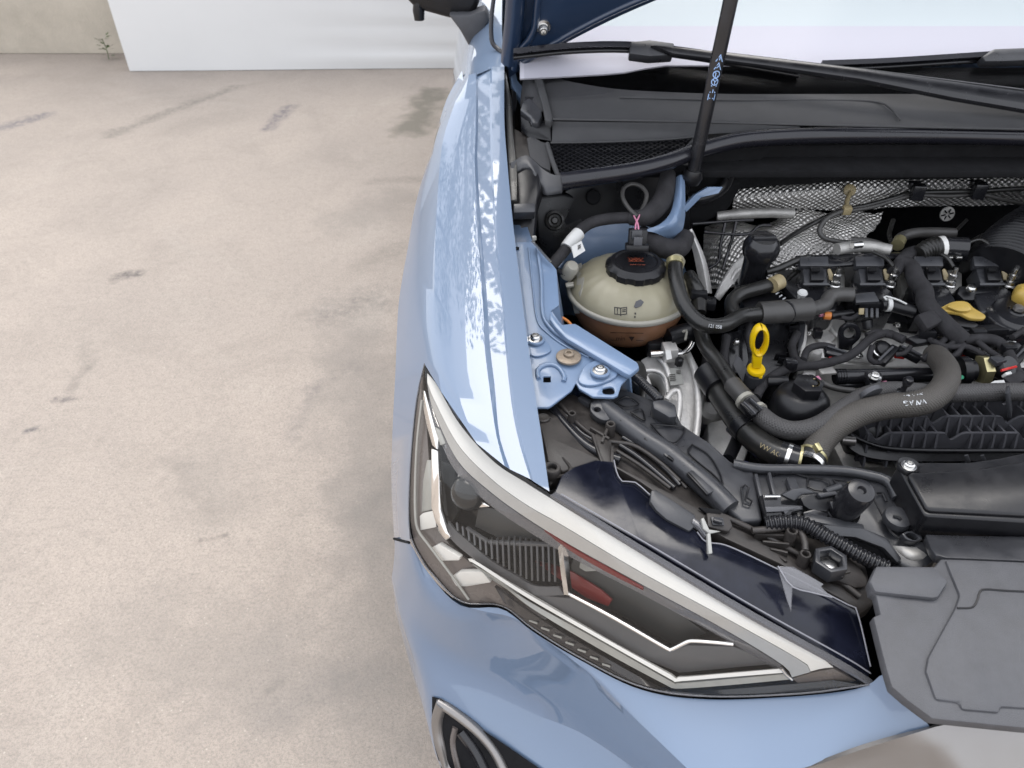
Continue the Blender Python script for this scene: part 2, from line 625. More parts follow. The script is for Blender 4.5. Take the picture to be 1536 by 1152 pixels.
def bolt(at, r, m, parent=car, axis=(0, 0, 1), h=None, washer=None, wm=None, name='bolt'):
    h = h or r * .9
    at = Vector(at)
    ax = Vector(axis).normalized()
    o = lathe(name, at, [(0, h * .55), (r * .42, h * .55), (r * .5, h), (r * .75, h), (r, h * .75), (r, h * .2), (r * 1.45, h * .12), (r * 1.5, -h * .1), (0, -h * .1)], m, axis, 20, parent)
    if washer:
        lathe('washer', at - ax * h * .1, [(r, .0012), (washer * .93, .0012), (washer, .0004), (washer, -.002), (0, -.002)], wm or m, axis, 28, o if parent is car else parent)
    return o

# ================================================================ the yard: ground, wall, banner, trees
def top(name, o, label, catg, group=None):
    o['label'] = label; o['category'] = catg
    if group: o['group'] = group
    return o

def ground_mat():
    m = bpy.data.materials.new('worn_concrete')
    m.use_nodes = True
    t = m.node_tree
    b = t.nodes['Principled BSDF']
    b.inputs['Roughness'].default_value = .85
    b.inputs['Specular IOR Level'].default_value = .25
    geo = nd(t, 'ShaderNodeNewGeometry')
    pos = geo.outputs['Position']
    def noise(scale, detail=5, rough=.6, dist=0.):
        n = nd(t, 'ShaderNodeTexNoise')
        n.inputs['Scale'].default_value = scale
        n.inputs['Detail'].default_value = detail
        n.inputs['Roughness'].default_value = rough
        n.inputs['Distortion'].default_value = dist
        t.links.new(pos, n.inputs['Vector'])
        return n.outputs['Fac']
    def rng(src, a, c, lo, hi):
        r = nd(t, 'ShaderNodeMapRange')
        r.inputs['From Min'].default_value, r.inputs['From Max'].default_value = a, c
        r.inputs['To Min'].default_value, r.inputs['To Max'].default_value = lo, hi
        t.links.new(src, r.inputs['Value'])
        return r.outputs[0]
    def mixc(fac, a, c):
        x = nd(t, 'ShaderNodeMix'); x.data_type = 'RGBA'
        if isinstance(fac, float): x.inputs['Factor'].default_value = fac
        else: t.links.new(fac, x.inputs['Factor'])
        for k, v in (('A', a), ('B', c)):
            if isinstance(v, tuple): x.inputs[k].default_value = (*v, 1)
            else: t.links.new(v, x.inputs[k])
        return x.outputs['Result']
    c = mixc(rng(noise(.55, 6, .62, .4), .36, .66, 0, 1), (0.430, 0.368, 0.314), (0.332, 0.287, 0.250))
    c = mixc(rng(noise(3.2, 8, .7, .6), .48, .76, 0, .48), c, (0.240, 0.208, 0.179))
    c = mixc(rng(noise(1.4, 6, .6, 1.0), .56, .72, 0, .35), c, (0.463, 0.412, 0.358))
    c = mixc(rng(noise(38, 6, .75), .46, .70, 0, .42), c, (0.224, 0.199, 0.175))
    c = mixc(rng(noise(150, 4, .7), .46, .72, 0, .75), c, (0.199, 0.179, 0.160))
    c = mixc(rng(noise(260, 2, .5), .68, .76, 0, .5), c, (0.613, 0.555, 0.486))
    c = mixc(rng(noise(430, 2, .6), .50, .66, 0, .55), c, (0.188, 0.170, 0.155))
    c = mixc(rng(noise(520, 2, .6), .62, .72, 0, .35), c, (0.629, 0.587, 0.546))
    # pale chips of stone
    vo = nd(t, 'ShaderNodeTexVoronoi'); vo.inputs['Scale'].default_value = 42
    t.links.new(pos, vo.inputs['Vector'])
    c = mixc(rng(vo.outputs['Distance'], .05, .09, .55, 0), c, (0.596, 0.531, 0.456))
    # stains and broad darker patches, each with its own place and shape
    warp = nd(t, 'ShaderNodeTexNoise'); warp.inputs['Scale'].default_value = 9; warp.inputs['Detail'].default_value = 6
    t.links.new(pos, warp.inputs['Vector'])
    wv = nd(t, 'ShaderNodeVectorMath', operation='SUBTRACT'); wv.inputs[1].default_value = (.5, .5, .5)
    t.links.new(warp.outputs['Color'], wv.inputs[0])
    ground_marks = [  # photo pixel at each end of the mark, half width in m, strength, colour
        ((165, 202), (355, 130), .040, .62, (0.140, 0.130, 0.115)),
        ((-30, 200), (70, 172), .045, .75, (0.119, 0.115, 0.133)),
        ((400, 194), (434, 160), .040, .75, (0.112, 0.105, 0.119)),
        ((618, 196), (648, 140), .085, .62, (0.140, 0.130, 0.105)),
        ((174, 418), (208, 410), .022, .85, (0.091, 0.084, 0.081)),
        ((500, 470), (555, 455), .075, .55, (0.150, 0.140, 0.130)),
        ((440, 650), (470, 585), .022, .38, (0.168, 0.154, 0.147)),
        ((470, 585), (530, 550), .035, .38, (0.168, 0.154, 0.147)),
        ((108, 585), (132, 550), .014, .45, (0.154, 0.140, 0.126)),
        ((132, 550), (128, 512), .020, .35, (0.175, 0.161, 0.140)),
        ((84, 600), (106, 598), .012, .85, (0.091, 0.084, 0.087)),
        ((44, 646), (58, 643), .012, .85, (0.091, 0.087, 0.091)),
        ((300, 812), (340, 803), .007, .6, (0.140, 0.126, 0.115)),
        ((268, 702), (290, 698), .014, .35, (0.168, 0.154, 0.140)),
        ((400, 1035), (420, 1020), .010, .5, (0.154, 0.140, 0.126)),
        ((560, 272), (640, 268), .030, .45, (0.154, 0.140, 0.126)),
        ((440, 1060), (560, 1010), .045, .30, (0.182, 0.168, 0.161)),
        ((250, 690), (330, 780), .020, .28, (0.189, 0.168, 0.147)),
        ((530, 520), (575, 760), .11, .34, (.20, .183, .165)),  # broad soft darker patches, the first ones beside the car
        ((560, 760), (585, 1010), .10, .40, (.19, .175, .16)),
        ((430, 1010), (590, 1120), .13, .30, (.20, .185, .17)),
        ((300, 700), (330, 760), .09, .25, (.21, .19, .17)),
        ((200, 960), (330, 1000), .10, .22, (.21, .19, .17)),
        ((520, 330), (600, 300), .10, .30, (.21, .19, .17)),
        ((540, 400), (600, 372), .04, .35, (0.175, 0.161, 0.140)),
    ]
    brk = rng(noise(34, 6, .75), .38, .58, .15, 1)
    for (a, e, hw, st, colr) in ground_marks:
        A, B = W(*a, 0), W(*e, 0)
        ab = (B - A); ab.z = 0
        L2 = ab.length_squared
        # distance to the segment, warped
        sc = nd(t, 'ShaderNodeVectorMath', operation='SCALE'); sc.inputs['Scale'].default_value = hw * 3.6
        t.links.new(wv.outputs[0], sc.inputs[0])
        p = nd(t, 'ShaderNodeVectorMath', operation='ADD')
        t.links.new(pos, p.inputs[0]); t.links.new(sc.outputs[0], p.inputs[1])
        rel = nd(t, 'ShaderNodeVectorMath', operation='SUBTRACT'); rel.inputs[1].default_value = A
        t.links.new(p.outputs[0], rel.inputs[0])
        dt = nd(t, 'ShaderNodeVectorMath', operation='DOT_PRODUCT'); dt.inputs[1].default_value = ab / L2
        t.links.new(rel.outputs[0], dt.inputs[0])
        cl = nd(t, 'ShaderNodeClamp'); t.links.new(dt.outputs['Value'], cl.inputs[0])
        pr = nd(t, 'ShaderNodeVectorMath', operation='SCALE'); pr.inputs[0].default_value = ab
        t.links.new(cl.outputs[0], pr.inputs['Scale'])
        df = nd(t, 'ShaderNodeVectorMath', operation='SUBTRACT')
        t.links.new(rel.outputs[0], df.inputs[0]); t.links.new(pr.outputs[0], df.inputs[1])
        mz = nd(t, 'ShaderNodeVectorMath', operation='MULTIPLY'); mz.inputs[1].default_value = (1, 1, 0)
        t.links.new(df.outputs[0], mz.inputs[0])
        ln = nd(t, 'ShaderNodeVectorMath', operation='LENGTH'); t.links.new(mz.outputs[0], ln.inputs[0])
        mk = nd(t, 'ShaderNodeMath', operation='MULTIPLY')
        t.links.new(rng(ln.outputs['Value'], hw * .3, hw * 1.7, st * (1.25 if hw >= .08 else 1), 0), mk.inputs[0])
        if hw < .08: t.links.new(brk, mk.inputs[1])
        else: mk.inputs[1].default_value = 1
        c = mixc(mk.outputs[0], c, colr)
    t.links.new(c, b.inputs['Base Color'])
    bp = nd(t, 'ShaderNodeBump'); bp.inputs['Strength'].default_value = .8; bp.inputs['Distance'].default_value = .004
    t.links.new(noise(130, 6, .75), bp.inputs['Height'])
    t.links.new(bp.outputs[0], b.inputs['Normal'])
    return m
v, f = [(-90, -90, 0), (90, -90, 0), (90, 90, 0), (-90, 90, 0)], [(0, 1, 2, 3)]
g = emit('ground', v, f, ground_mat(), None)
g['kind'] = 'structure'

WALLM = mat('weathered_plaster', (.47, .425, .355), .85, spec=.2, bump=(60, .4, .006), var=.16, vscale=3.2)
BANM = mat('white_banner_cloth', (.66, .66, .65), .55, spec=.3, var=.02, vscale=2)
GREENM = mat('weed_leaf', (.06, .10, .03), .6)
# plaster wall, one long thick piece with a coping
wall_y = 5.43
v, f = boxv((2.0, wall_y + .1, .55), (22, 0, 0), (0, .2, 0), (0, 0, 1.1))
wall = emit('plaster_wall', v, f, WALLM, None, bevel=.01)
top('plaster_wall', wall, 'weathered cream plaster wall low behind the white banner', 'wall')
PW[wall] = wall.location.copy()
v, f = boxv((2.0, wall_y + .1, 1.13), (22, 0, 0), (0, .27, 0), (0, 0, .06))
emit('coping', v, f, WALLM, wall, bevel=.01)

# white banner stretched along the back of the yard
def banner():
    x0, x1, y0, y1, hh = -2.49, 5.2, 5.03, 5.22, 1.02
    nx, nz = 150, 34
    verts, faces = [], []
    for side in (0, 1):
        for j in range(nz + 1):
            for i in range(nx + 1):
                u, w = i / nx, j / nz
                x = x0 + (x1 - x0) * u
                y = y0 + (y1 - y0) * u
                z = .004 + hh * w
                k = max(0, min(1, (x + 1.6) / 1.3))            # wrinkles start some way along
                amp = k * (.0035 * math.sin(z * 46 + x * 1.3) + .002 * math.sin(z * 83 - x * 2.1) + .010 * math.exp(-((z - .07) / .035) ** 2))
                amp += .006 * math.sin(x * 2.2 + z * 3)
                verts.append((x, y - amp + side * .012, z))
    n1 = (nx + 1) * (nz + 1)
    for s in (0, 1):
        for j in range(nz):
            for i in range(nx):
                a = s * n1 + j * (nx + 1) + i
                faces.append((a, a + 1, a + nx + 2, a + nx + 1))
    rim = [j * (nx + 1) for j in range(nz + 1)]
    for a, b in zip(rim, rim[1:]):
        faces.append((a, b, b + n1, a + n1))
        faces.append((a + nx, b + nx, b + nx + n1, a + nx + n1))
    for i in range(nx):
        faces.append((i, i + 1, i + 1 + n1, i + n1))
        q = nz * (nx + 1) + i
        faces.append((q, q + 1, q + 1 + n1, q + n1))
    o = emit('banner', verts, faces, BANM, None)
    top('banner', o, 'plain white cloth banner stretched upright along the ground behind the car', 'banner')
    for i in range(9):
        x = x0 + .04 + (x1 - x0 - .1) * i / 8
        y = y0 + (y1 - y0) * (x - x0) / (x1 - x0) + .035
        tube('post', [Vector((x, y, 0)), Vector((x, y, hh))], .014, STEEL, o, 10, n=2)
banner()

# small weed in the corner between wall and banner
def weed():
    o = bpy.data.objects.new('weed', None); COL.objects.link(o)
    at = W(183, 76, 0); at.y = 5.3
    o.location = at; PW[o] = at
    top('weed', o, 'small green weed growing between plaster wall and banner edge', 'weed')
    rnd = random.Random(3)
    V, Fc = [], []
    for k in range(22):
        a = rnd.uniform(0, 6.28); r = rnd.uniform(.0, .035); z = rnd.uniform(.02, .15)
        c = at + Vector((math.cos(a) * r, math.sin(a) * r, z))
        d = Vector((math.cos(a), math.sin(a), rnd.uniform(-.2, .7))).normalized() * .035
        s = d.cross(Vector((rnd.uniform(-.3, .3), .2, 1))).normalized() * .012
        i = len(V)
        V += [c, c + d * .5 + s, c + d, c + d * .5 - s]
        Fc.append((i, i + 1, i + 2, i + 3))
    emit('foliage', V, Fc, GREENM, o, recalc=False)
    tube('stem', [at, at + Vector((.005, 0, .07)), at + Vector((-.006, .004, .13))], .003, GREENM, o, 6)
weed()

# trees that stand beyond the wall (they show in the polished paint)
BARK = mat('tree_bark', (.09, .07, .05), .9, bump=(30, .5, .02), var=.3, vscale=8)
LEAFM = mat('tree_leaf', (.055, .085, .030), .55, var=.35, vscale=2.5, trans=.35)
def tree(x, y, h, rad, seed, label):
    rnd = random.Random(seed)
    o = bpy.data.objects.new('tree', None); COL.objects.link(o)
    at = Vector((x, y, 0)); o.location = at; PW[o] = at
    top('tree', o, label, 'tree', 'trees beyond the wall')
    shapes = []
    def limb(pts, r):
        v, f, _ = sweep(pts, r, 8)
        shapes.append((v, f))
    fork = at + Vector((rnd.uniform(-.2, .2), 0, h * .42))
    limb([at, at + Vector((.06, .03, h * .2)), fork], [.22, .16, .13])
    cl = []
    for k in range(9):
        a = k / 9 * 6.28 + rnd.uniform(-.3, .3)
        tip = at + Vector((math.cos(a) * rad * rnd.uniform(.45, .85), math.sin(a) * rad * rnd.uniform(.45, .85), h * rnd.uniform(.58, .95)))
        mid = fork.lerp(tip, .5) + Vector((0, 0, .25))
        limb([fork, mid, tip], [.10, .055, .02])
        cl += [tip, mid.lerp(tip, .5)]
    multi('trunk', shapes, BARK, o)
    for k in range(26):
        a = rnd.uniform(0, 6.28); rr = rad * math.sqrt(rnd.uniform(0, 1))
        cl.append(at + Vector((math.cos(a) * rr, math.sin(a) * rr, h * (.52 + .46 * rnd.random() * (1 - .4 * rr / rad)))))
    V, Fc = [], []
    for c in cl:
        cr = rnd.uniform(.4, .85) * rad * .42
        for q in range(120):
            p = Vector((rnd.gauss(0, 1), rnd.gauss(0, 1), rnd.gauss(0, .7)))
            p = c + p.normalized() * cr * rnd.random() ** .4
            d = Vector((rnd.uniform(-1, 1), rnd.uniform(-1, 1), rnd.uniform(-.7, .4))).normalized() * rnd.uniform(.10, .19)
            s = d.cross(Vector((rnd.uniform(-1, 1), rnd.uniform(-1, 1), 1))).normalized() * d.length * .33
            i = len(V)
            V += [p, p + d * .5 + s, p + d, p + d * .5 - s]
            Fc.append((i, i + 1, i + 2, i + 3))
    emit('crown', V, Fc, LEAFM, o, recalc=False)
tree(-1.9, 8.4, 11.6, 2.9, 11, 'tall leafy tree beyond the wall, reflected in the blue front wing')
tree(3.4, 9.4, 12.2, 3.1, 23, 'tall leafy tree beyond the wall, straight behind the car')
tree(-7.2, 10.0, 11.0, 3.0, 37, 'tall leafy tree beyond the bare end of the plaster wall')

# ================================================================ bodywork
# --- front wing: lengthwise lines from the hinge forward to the lamp
LN = {
 'lip': SL('757,100 757,180 762,250 771,340 783,440 795,530 805,600 815,665 825,738', -.022),
 'in':  SL('756.5,100 756.5,180 761.5,250 770,340 782,440 794,530 804,600 814,665 824,737', 0),
 'c1':  SL('738,100 738,190 741,290 748,385 755,443 761,520 772,610 785,670 800,722', .001),
 'c1b': SL('735,100 735,190 738,290 745,385 752,443 758,520 768,610 780,668 796,719', -.0015),
 'c2':  SL('717,110 717,190 716,236 720,317 726,394 732,467 735,520 742,579 749,653 765,704', -.003),
 'c2b': SL('714,110 714,190 712,236 715,317 720,394 725,467 727,520 734,579 744,650 757,699', .002),
 'm':   SL('703,112 690,190 683,236 680,317 679,394 680,467 683,540 690,600 715,665', -.001),
 'm2':  SL('697,116 670,190 661,236 655,317 652,394 652,467 655,540 662,588', -.011),
 's3':  SL('695,120 660,190 649,236 641,297 634,380 631,467 634,510', -.030) + [W(637, 546, .929)],
}
def wing():
    names = ['lip', 'in', 'c1', 'c1b', 'c2', 'c2b', 'm', 'm2', 's3']
    n = 44
    rows = [cat(LN[k], n) for k in names]
    # side of the wing: follows s3 then the outer edge of the lamp
    edge = rows[-1] + cat(WL('637,546,.929 629,575,.905 622,620,.880 616,690,.845 613,770,.805 615,812,.785'), 16)[1:]
    rows2 = [edge]
    N = len(edge)
    def side(s):                                    # keep each point abreast of its neighbour on the edge above
        dn_ = cat(s, 400)
        out, y0_, y1_ = [], dn_[0].y, dn_[-1].y
        for q in edge:
            w_ = (edge[0].y - q.y) / (edge[0].y - edge[-1].y)
            ty = y0_ + (y1_ - y0_) * w_
            out.append(min(dn_, key=lambda p: abs(p.y - ty)))
        return out
    rows2.append(side([S(693, 106, -.040), S(684, 122, -.046), S(670, 149, -.055), S(659, 183, -.062), S(649, 220, -.068), S(632, 273, -.076), S(621, 317, -.083), S(612, 370, -.090), S(603, 420, -.097), S(597, 467, -.103), S(593, 560, -.11), W(589, 640, .815), W(587, 720, .76), W(591, 806, .72)]))
    b2 = rows2[-1]
    def drop(dx, z0, z1):
        out = []
        for i, p in enumerate(b2):
            w = i / (N - 1)
            out.append(Vector((p.x + dx, p.y + .0, z0 + (z1 - z0) * w)))
        return out
    rows2.append([Vector((p.x - .002, p.y, p.z - .05)) for p in b2])
    rows2.append([Vector((min(p.x + .004, -.13), p.y, .66)) for p in b2])
    verts, faces = [], []
    for r in rows: verts += r
    for j in range(len(rows) - 1):
        for i in range(n - 1):
            a = j * n + i
            faces.append((a, a + 1, a + n + 1, a + n))
    k = len(verts)
    for r in rows2: verts += r
    for j in range(len(rows2) - 1):
        for i in range(N - 1):
            a = k + j * N + i
            faces.append((a, a + 1, a + N + 1, a + N))
    bm = bmesh.new()
    vs = [bm.verts.new(v) for v in verts]
    for f in faces: bm.faces.new([vs[i] for i in f])
    bmesh.ops.remove_doubles(bm, verts=bm.verts[:], dist=1e-5)
    bmesh.ops.recalc_face_normals(bm, faces=bm.faces[:])
    up = [f for f in bm.faces if abs(f.normal.z) > .8]
    if sum(f.normal.z for f in up) < 0:
        bmesh.ops.reverse_faces(bm, faces=bm.faces[:])
    return fin('front_wing', bm, PAINT, car, 22, recalc=False)
wing_l = wing()
mirror(wing_l)

# --- lower body side with the wheel arch, doors, rear: from the wing back
def side_panel():
    pts = [Vector((-.148, .62, .70)), Vector((-.148, .46 + .02, .50)), Vector((-.148, .47, .30))]
    def arch(cy):
        return [Vector((-.15, cy + .36 * math.cos(a), .33 + .36 * math.sin(a))) for a in [R(x) for x in range(115, -1, -12)] if cy < 1] + [Vector((-.15, cy + .36 * math.cos(a), .33 + .36 * math.sin(a))) for a in [R(x) for x in range(180, -1, -12)] if cy > 1]
    pts = [Vector((-.15, .66, .70)), Vector((-.15, .64, .66))]
    pts += arch(.86)
    pts += [Vector((-.15, 1.30, .22)), Vector((-.15, 2.95, .22))] + arch(3.42) + [Vector((-.15, 4.30, .33)), Vector((-.15, 4.42, .70))]
    return plate('rocker_panel', pts, .05, PAINT, car, bevel=.006, dirn=(1, 0, 0))
sp = side_panel()
mirror(sp)
door_l = []
for st_, pts_ in ((LN['in'][0], ((-.02, 1.6, 1.10), (-.02, 2.4, 1.115), (-.01, 3.5, 1.12), (.06, 4.35, 1.10))),
                  (LN['c1'][0], ((-.05, 1.61, 1.085), (-.06, 2.4, 1.095), (-.055, 3.5, 1.10), (.03, 4.38, 1.07))),
                  (LN['c2b'][0], ((-.078, 1.62, 1.062), (-.09, 2.4, 1.070), (-.085, 3.5, 1.075), (.01, 4.39, 1.05))),
                  (LN['m'][0], ((-.098, 1.64, 1.03), (-.115, 2.4, 1.035), (-.11, 3.5, 1.04), (-.01, 4.40, 1.02))),
                  (LN['m2'][0], ((-.112, 1.66, .995), (-.13, 2.4, .995), (-.13, 3.5, 1.0), (-.03, 4.41, .97))),
                  (LN['s3'][0], ((-.122, 1.67, .965), (-.14, 2.4, .965), (-.14, 3.5, .965), (-.04, 4.42, .94))),
                  (S(693, 106, -.040), ((-.132, 1.68, .93), (-.15, 2.4, .93), (-.15, 3.5, .93), (-.05, 4.43, .90))),
                  (S(693, 106, -.040) + Vector((-.002, 0, -.05)), ((-.142, 1.69, .86), (-.152, 2.4, .86), (-.152, 3.5, .86), (-.055, 4.43, .84))),
                  (Vector((-.13, S(693, 106, -.04).y, .66)), ((-.148, 1.7, .69), (-.152, 2.4, .69), (-.152, 3.5, .69), (-.06, 4.44, .69)))):
    door_l.append([st_ + Vector((0, -.004, -.0015))] + [Vector(q) for q in pts_])
shoulder = loft('door_side', door_l, PAINT, 40)
mirror(shoulder)
# cabin
for sgn in (0, 1):
    def X(x): return x if not sgn else 2 * XC - x
    pil = [Vector((X(.015), 1.36, 1.085)), Vector((X(.10), 1.75, 1.30)), Vector((X(.20), 2.15, 1.50)), Vector((X(.23), 2.8, 1.55)), Vector((X(.23), 3.6, 1.50)), Vector((X(.12), 4.28, 1.16))]
    tube('roof_rail', pil, .032, PAINT, car, 12, flat=1.0)
    g1 = [Vector((X(-.015), 1.62, 1.10)), Vector((X(-.015), 2.4, 1.118)), Vector((X(-.005), 3.5, 1.12)), Vector((X(.05), 4.1, 1.12))]
    g2 = [Vector((X(.085), 1.72, 1.27)), Vector((X(.215), 2.3, 1.50)), Vector((X(.225), 3.4, 1.50)), Vector((X(.14), 4.1, 1.2))]
    loft('side_window', [g1, g2], DGLASS, 24, th=.004)
loft('roof', [[Vector((.20, 2.15, 1.515)), Vector((XC, 2.08, 1.56)), Vector((1.30, 2.15, 1.515))],
              [Vector((.23, 2.8, 1.575)), Vector((XC, 2.8, 1.62)), Vector((1.27, 2.8, 1.575))],
              [Vector((.23, 3.6, 1.525)), Vector((XC, 3.65, 1.57)), Vector((1.27, 3.6, 1.525))]], PAINT, 20, th=.01, cross=14)
loft('rear_window', [[Vector((.23, 3.6, 1.525)), Vector((XC, 3.65, 1.565)), Vector((1.27, 3.6, 1.525))],
                     [Vector((.12, 4.28, 1.16)), Vector((XC, 4.38, 1.18)), Vector((1.38, 4.28, 1.16))]], DGLASS, 20, th=.004)
loft('tailgate', [[Vector((.05, 4.30, 1.15)), Vector((XC, 4.40, 1.17)), Vector((1.45, 4.30, 1.15))],
                  [Vector((-.06, 4.43, .9)), Vector((XC, 4.52, .9)), Vector((1.56, 4.43, .9))],
                  [Vector((-.10, 4.42, .6)), Vector((XC, 4.54, .6)), Vector((1.60, 4.42, .6))],
                  [Vector((-.08, 4.38, .3)), Vector((XC, 4.48, .3)), Vector((1.58, 4.38, .3))]], PAINT, 20, th=.01, cross=12)
box('underbody', (XC, 2.5, .27), (1.52, 3.7, .06), VOID, bevel=.01)
box('cabin_floor', (XC, 2.9, .62), (1.44, 2.7, .10), VOID, bevel=.01)
# wheels
def wheel(x, y, sgn):
    prof = [(.19, -.10), (.30, -.108), (.325, -.09), (.335, -.05), (.335, .05), (.325, .09), (.30, .108), (.19, .10)]
    w = lathe('wheel', (x, y, .335), prof, TYRE, (1, 0, 0), 48, car, 50)
    lathe('rim', (x, y, .335), [(.0, -.03), (.10, -.045), (.185, -.075), (.215, -.098), (.225, -.07), (.225, .07), (.2, .09), (.17, .02), (0, .0)], SATIN, (sgn, 0, 0), 40, w, 50)
for y in (.90, 3.42):
    wheel(.02, y, 1)
    wheel(1.48, y, -1)

# --- door mirror
mir = plate('door_mirror', [WY(x, y, 1.60) for x, y in [(p.x, p.y) for p in smooth_outline([Vector((x, y, 0)) for x, y in pp('600,-60 606,-10 622,12 650,22 684,30 706,26 720,0 724,-50 712,-96 640,-108 610,-96')], 48)]], .10, BLK, car, .012, 3, dirn=(0, 1, 0))
plate('mirror_shell', [WY(x, y, 1.594) for x, y in [(p.x, p.y) for p in smooth_outline([Vector((x, y, 0)) for x, y in pp('606,-58 612,-34 640,-30 700,-32 718,-50 706,-90 640,-102 614,-92')], 36)]], .05, PAINT, mir, .012, 3, dirn=(0, 1, 0))
plate('mirror_arm', [WY(x, y, 1.575) for x, y in pp('672,22 704,22 728,14 734,30 714,74 705,73 690,46')], .05, GRYL, mir, .006, 2, dirn=(0, 1, 0))
lathe('mirror_knob', WY(628, 16, 1.61), [(0, -.018), (.010, -.017), (.012, 0), (.009, .02), (0, .021)], BLK, (0, 0, 1), 16, mir)
# black seal round the quarter light
tube('quarter_window_seal', [WY(741, -6, 1.45), WY(737, 30, 1.43), WY(738, 62, 1.41), WY(748, 74, 1.40), WY(757, 80, 1.38)], .004, SEAL, car, 8)

# --- windscreen, its black border, an added pale sheet coloured like reflected sky, wipers
def ws(px, py, off=0):                             # on the glass plane (raked 31 deg) plus an offset along its normal
    d = ray(px, py)
    y0, z0, s = 1.20, 1.062, math.tan(R(31))
    t = (z0 + off - s * y0 - CAMH) / (d.z - s * d.y)
    return Vector((0, 0, CAMH)) + d * t
def wsx(x, v, off=0):                              # x across, v up the glass
    y0, z0 = 1.20, 1.062
    bow = .03 * ((x - XC) / .75) ** 2
    return Vector((x, y0 + bow + v * math.cos(R(31)) - off * math.sin(R(31)), z0 + v * math.sin(R(31)) + off * math.cos(R(31))))
xs = [i / 24 * 1.46 + .02 for i in range(25)]
loft('windscreen', [[wsx(x, v) for x in xs] for v in (-.02, .25, .5, .75, .95)], WGLASS, 40, th=.004)
loft('reflection_sheet', [[ws(x, y, -.03) for x, y in pp('780,118 860,114 930,110 990,98 1150,98 1300,96 1536,88 2000,84')], [ws(x, y, -.03) for x, y in pp('780,39 860,39 930,39 990,39 1150,39 1300,39 1536,39 2000,39')]], SHEET, 40, th=.003, straight=True)  # added sheet: its pale colour stands in for reflection on the glass
loft('reflection_sheet', [[ws(x, y, -.033) for x, y in pp('780,43 2000,43')], [ws(x, y, -.033) for x, y in pp('780,-150 2000,-150')]], SHEETC, 40, th=.003)
loft('windscreen_border', [[wsx(x, v, -.008) for x in xs] for v in (-.05, -.02, .0)], BLKG, 40, th=.002)
def wiper(a, hold, c, d, e):
    o = loft('wiper_blade', [[p + Vector((0, -.006, .010)) for p in a], [p + Vector((0, 0, .016)) for p in a], [p + Vector((0, .010, .003)) for p in a]], SEAL, 24, th=.003)
    tube('rubber_lip', [p + Vector((0, .006, .0)) for p in a], .004, BLKG, o, 8)
    return o
bl = wiper([ws(770, 88), ws(860, 79), ws(950, 78), ws(1050, 90), ws(1135, 104), ws(1200, 115)], 0, 0, 0, 0)
plate('blade_clip', [ws(946, 62, .022), ws(975, 59, .024), ws(1012, 64, .024), ws(1010, 82, .02), ws(975, 84, .02), ws(944, 80, .02)], .02, GRY, bl, .003)
plate('wiper_arm', [ws(975, 66, .03), ws(1100, 78, .034), ws(1292, 101, .045), ws(1536, 132, .05), ws(1640, 147, .05), ws(1640, 176, .05), ws(1536, 164, .05), ws(1430, 146, .048), ws(1290, 118, .043), ws(1150, 98, .034), ws(1010, 80, .03)], .010, BLKG, car, .003)
bl2 = wiper([ws(1230, 106), ws(1330, 102), ws(1470, 93), ws(1560, 88), ws(1750, 84)], 0, 0, 0, 0)
plate('blade_clip', [ws(1474, 84, .022), ws(1492, 72, .026), ws(1600, 68, .026), ws(1600, 88, .02), ws(1500, 92, .02), ws(1478, 92, .02)], .02, GRY, bl2, .004)

# --- bonnet, propped open
HA = R(70)
HY, HZ = 1.335, 1.082
def hp(px, py, off=0.0):                           # on the raised bonnet's plane
    d = ray(px, py)
    s, c = math.sin(HA), math.cos(HA)
    t = (HY * s + HZ * c - CAMH * c + off) / (d.y * s + d.z * c)
    return Vector((0, 0, CAMH)) + d * t
def hx(x, v, off=0.0):                             # x across, v up the raised bonnet, off towards its outer skin
    return Vector((x, HY - v * math.cos(HA) + off * math.sin(HA), HZ + v * math.sin(HA) + off * math.cos(HA)))
def hoodv(p): return (p.z - HZ) / math.sin(HA)
rear_edge = [hp(763, 108), hp(775, 99), hp(800, 83), hp(860, 49), hp(962, 0)]
rv = [(p.x, hoodv(p)) for p in rear_edge]
rv += [(.34, rv[-1][1] + .055), (.52, rv[-1][1] + .085), (XC, rv[-1][1] + .095)]
def hood_lines():
    xs_, vs_ = zip(*rv)
    full = list(rv) + [(2 * XC - a, b) for a, b in rv[-2::-1]]
    L0 = [hx(a, b) for a, b in full]
    out = [L0]
    for k, (v, inset) in enumerate([(.33, .0), (.55, .012), (.8, .03), (.98, .06)]):
        row = []
        for a, b in full:
            w = (a - XC) / (XC - rv[0][0])
            x = XC + w * (XC - rv[0][0] - inset)
            drop_ = -.05 * abs(w) ** 6 if k == 3 else 0
            row.append(hx(x, v + .07 * (1 - w * w) * (k / 3) + drop_, .03 * (1 - w * w)))
        out.append(row)
    return out
HL = hood_lines()
hood = loft('bonnet', HL, PAINT, 60, th=.012, cross=20, label='raised light blue bonnet seen from below')
loft('inner_lining', [[p + Vector((0, -math.sin(HA), -math.cos(HA))) * .0145 for p in r_] for r_ in HL], HOODIN, 60, hood, th=.002, cross=20)
loft('bonnet_edge', [[hx(rv[0][0] - .002, .0, .012), hx(rv[0][0] + .010, .6, .012), hx(rv[0][0] + .055, .93, .012)], [hx(rv[0][0] - .002, .0, -.02), hx(rv[0][0] + .010, .6, -.02), hx(rv[0][0] + .055, .93, -.02)]], HOODIN, 12, hood, th=.002)
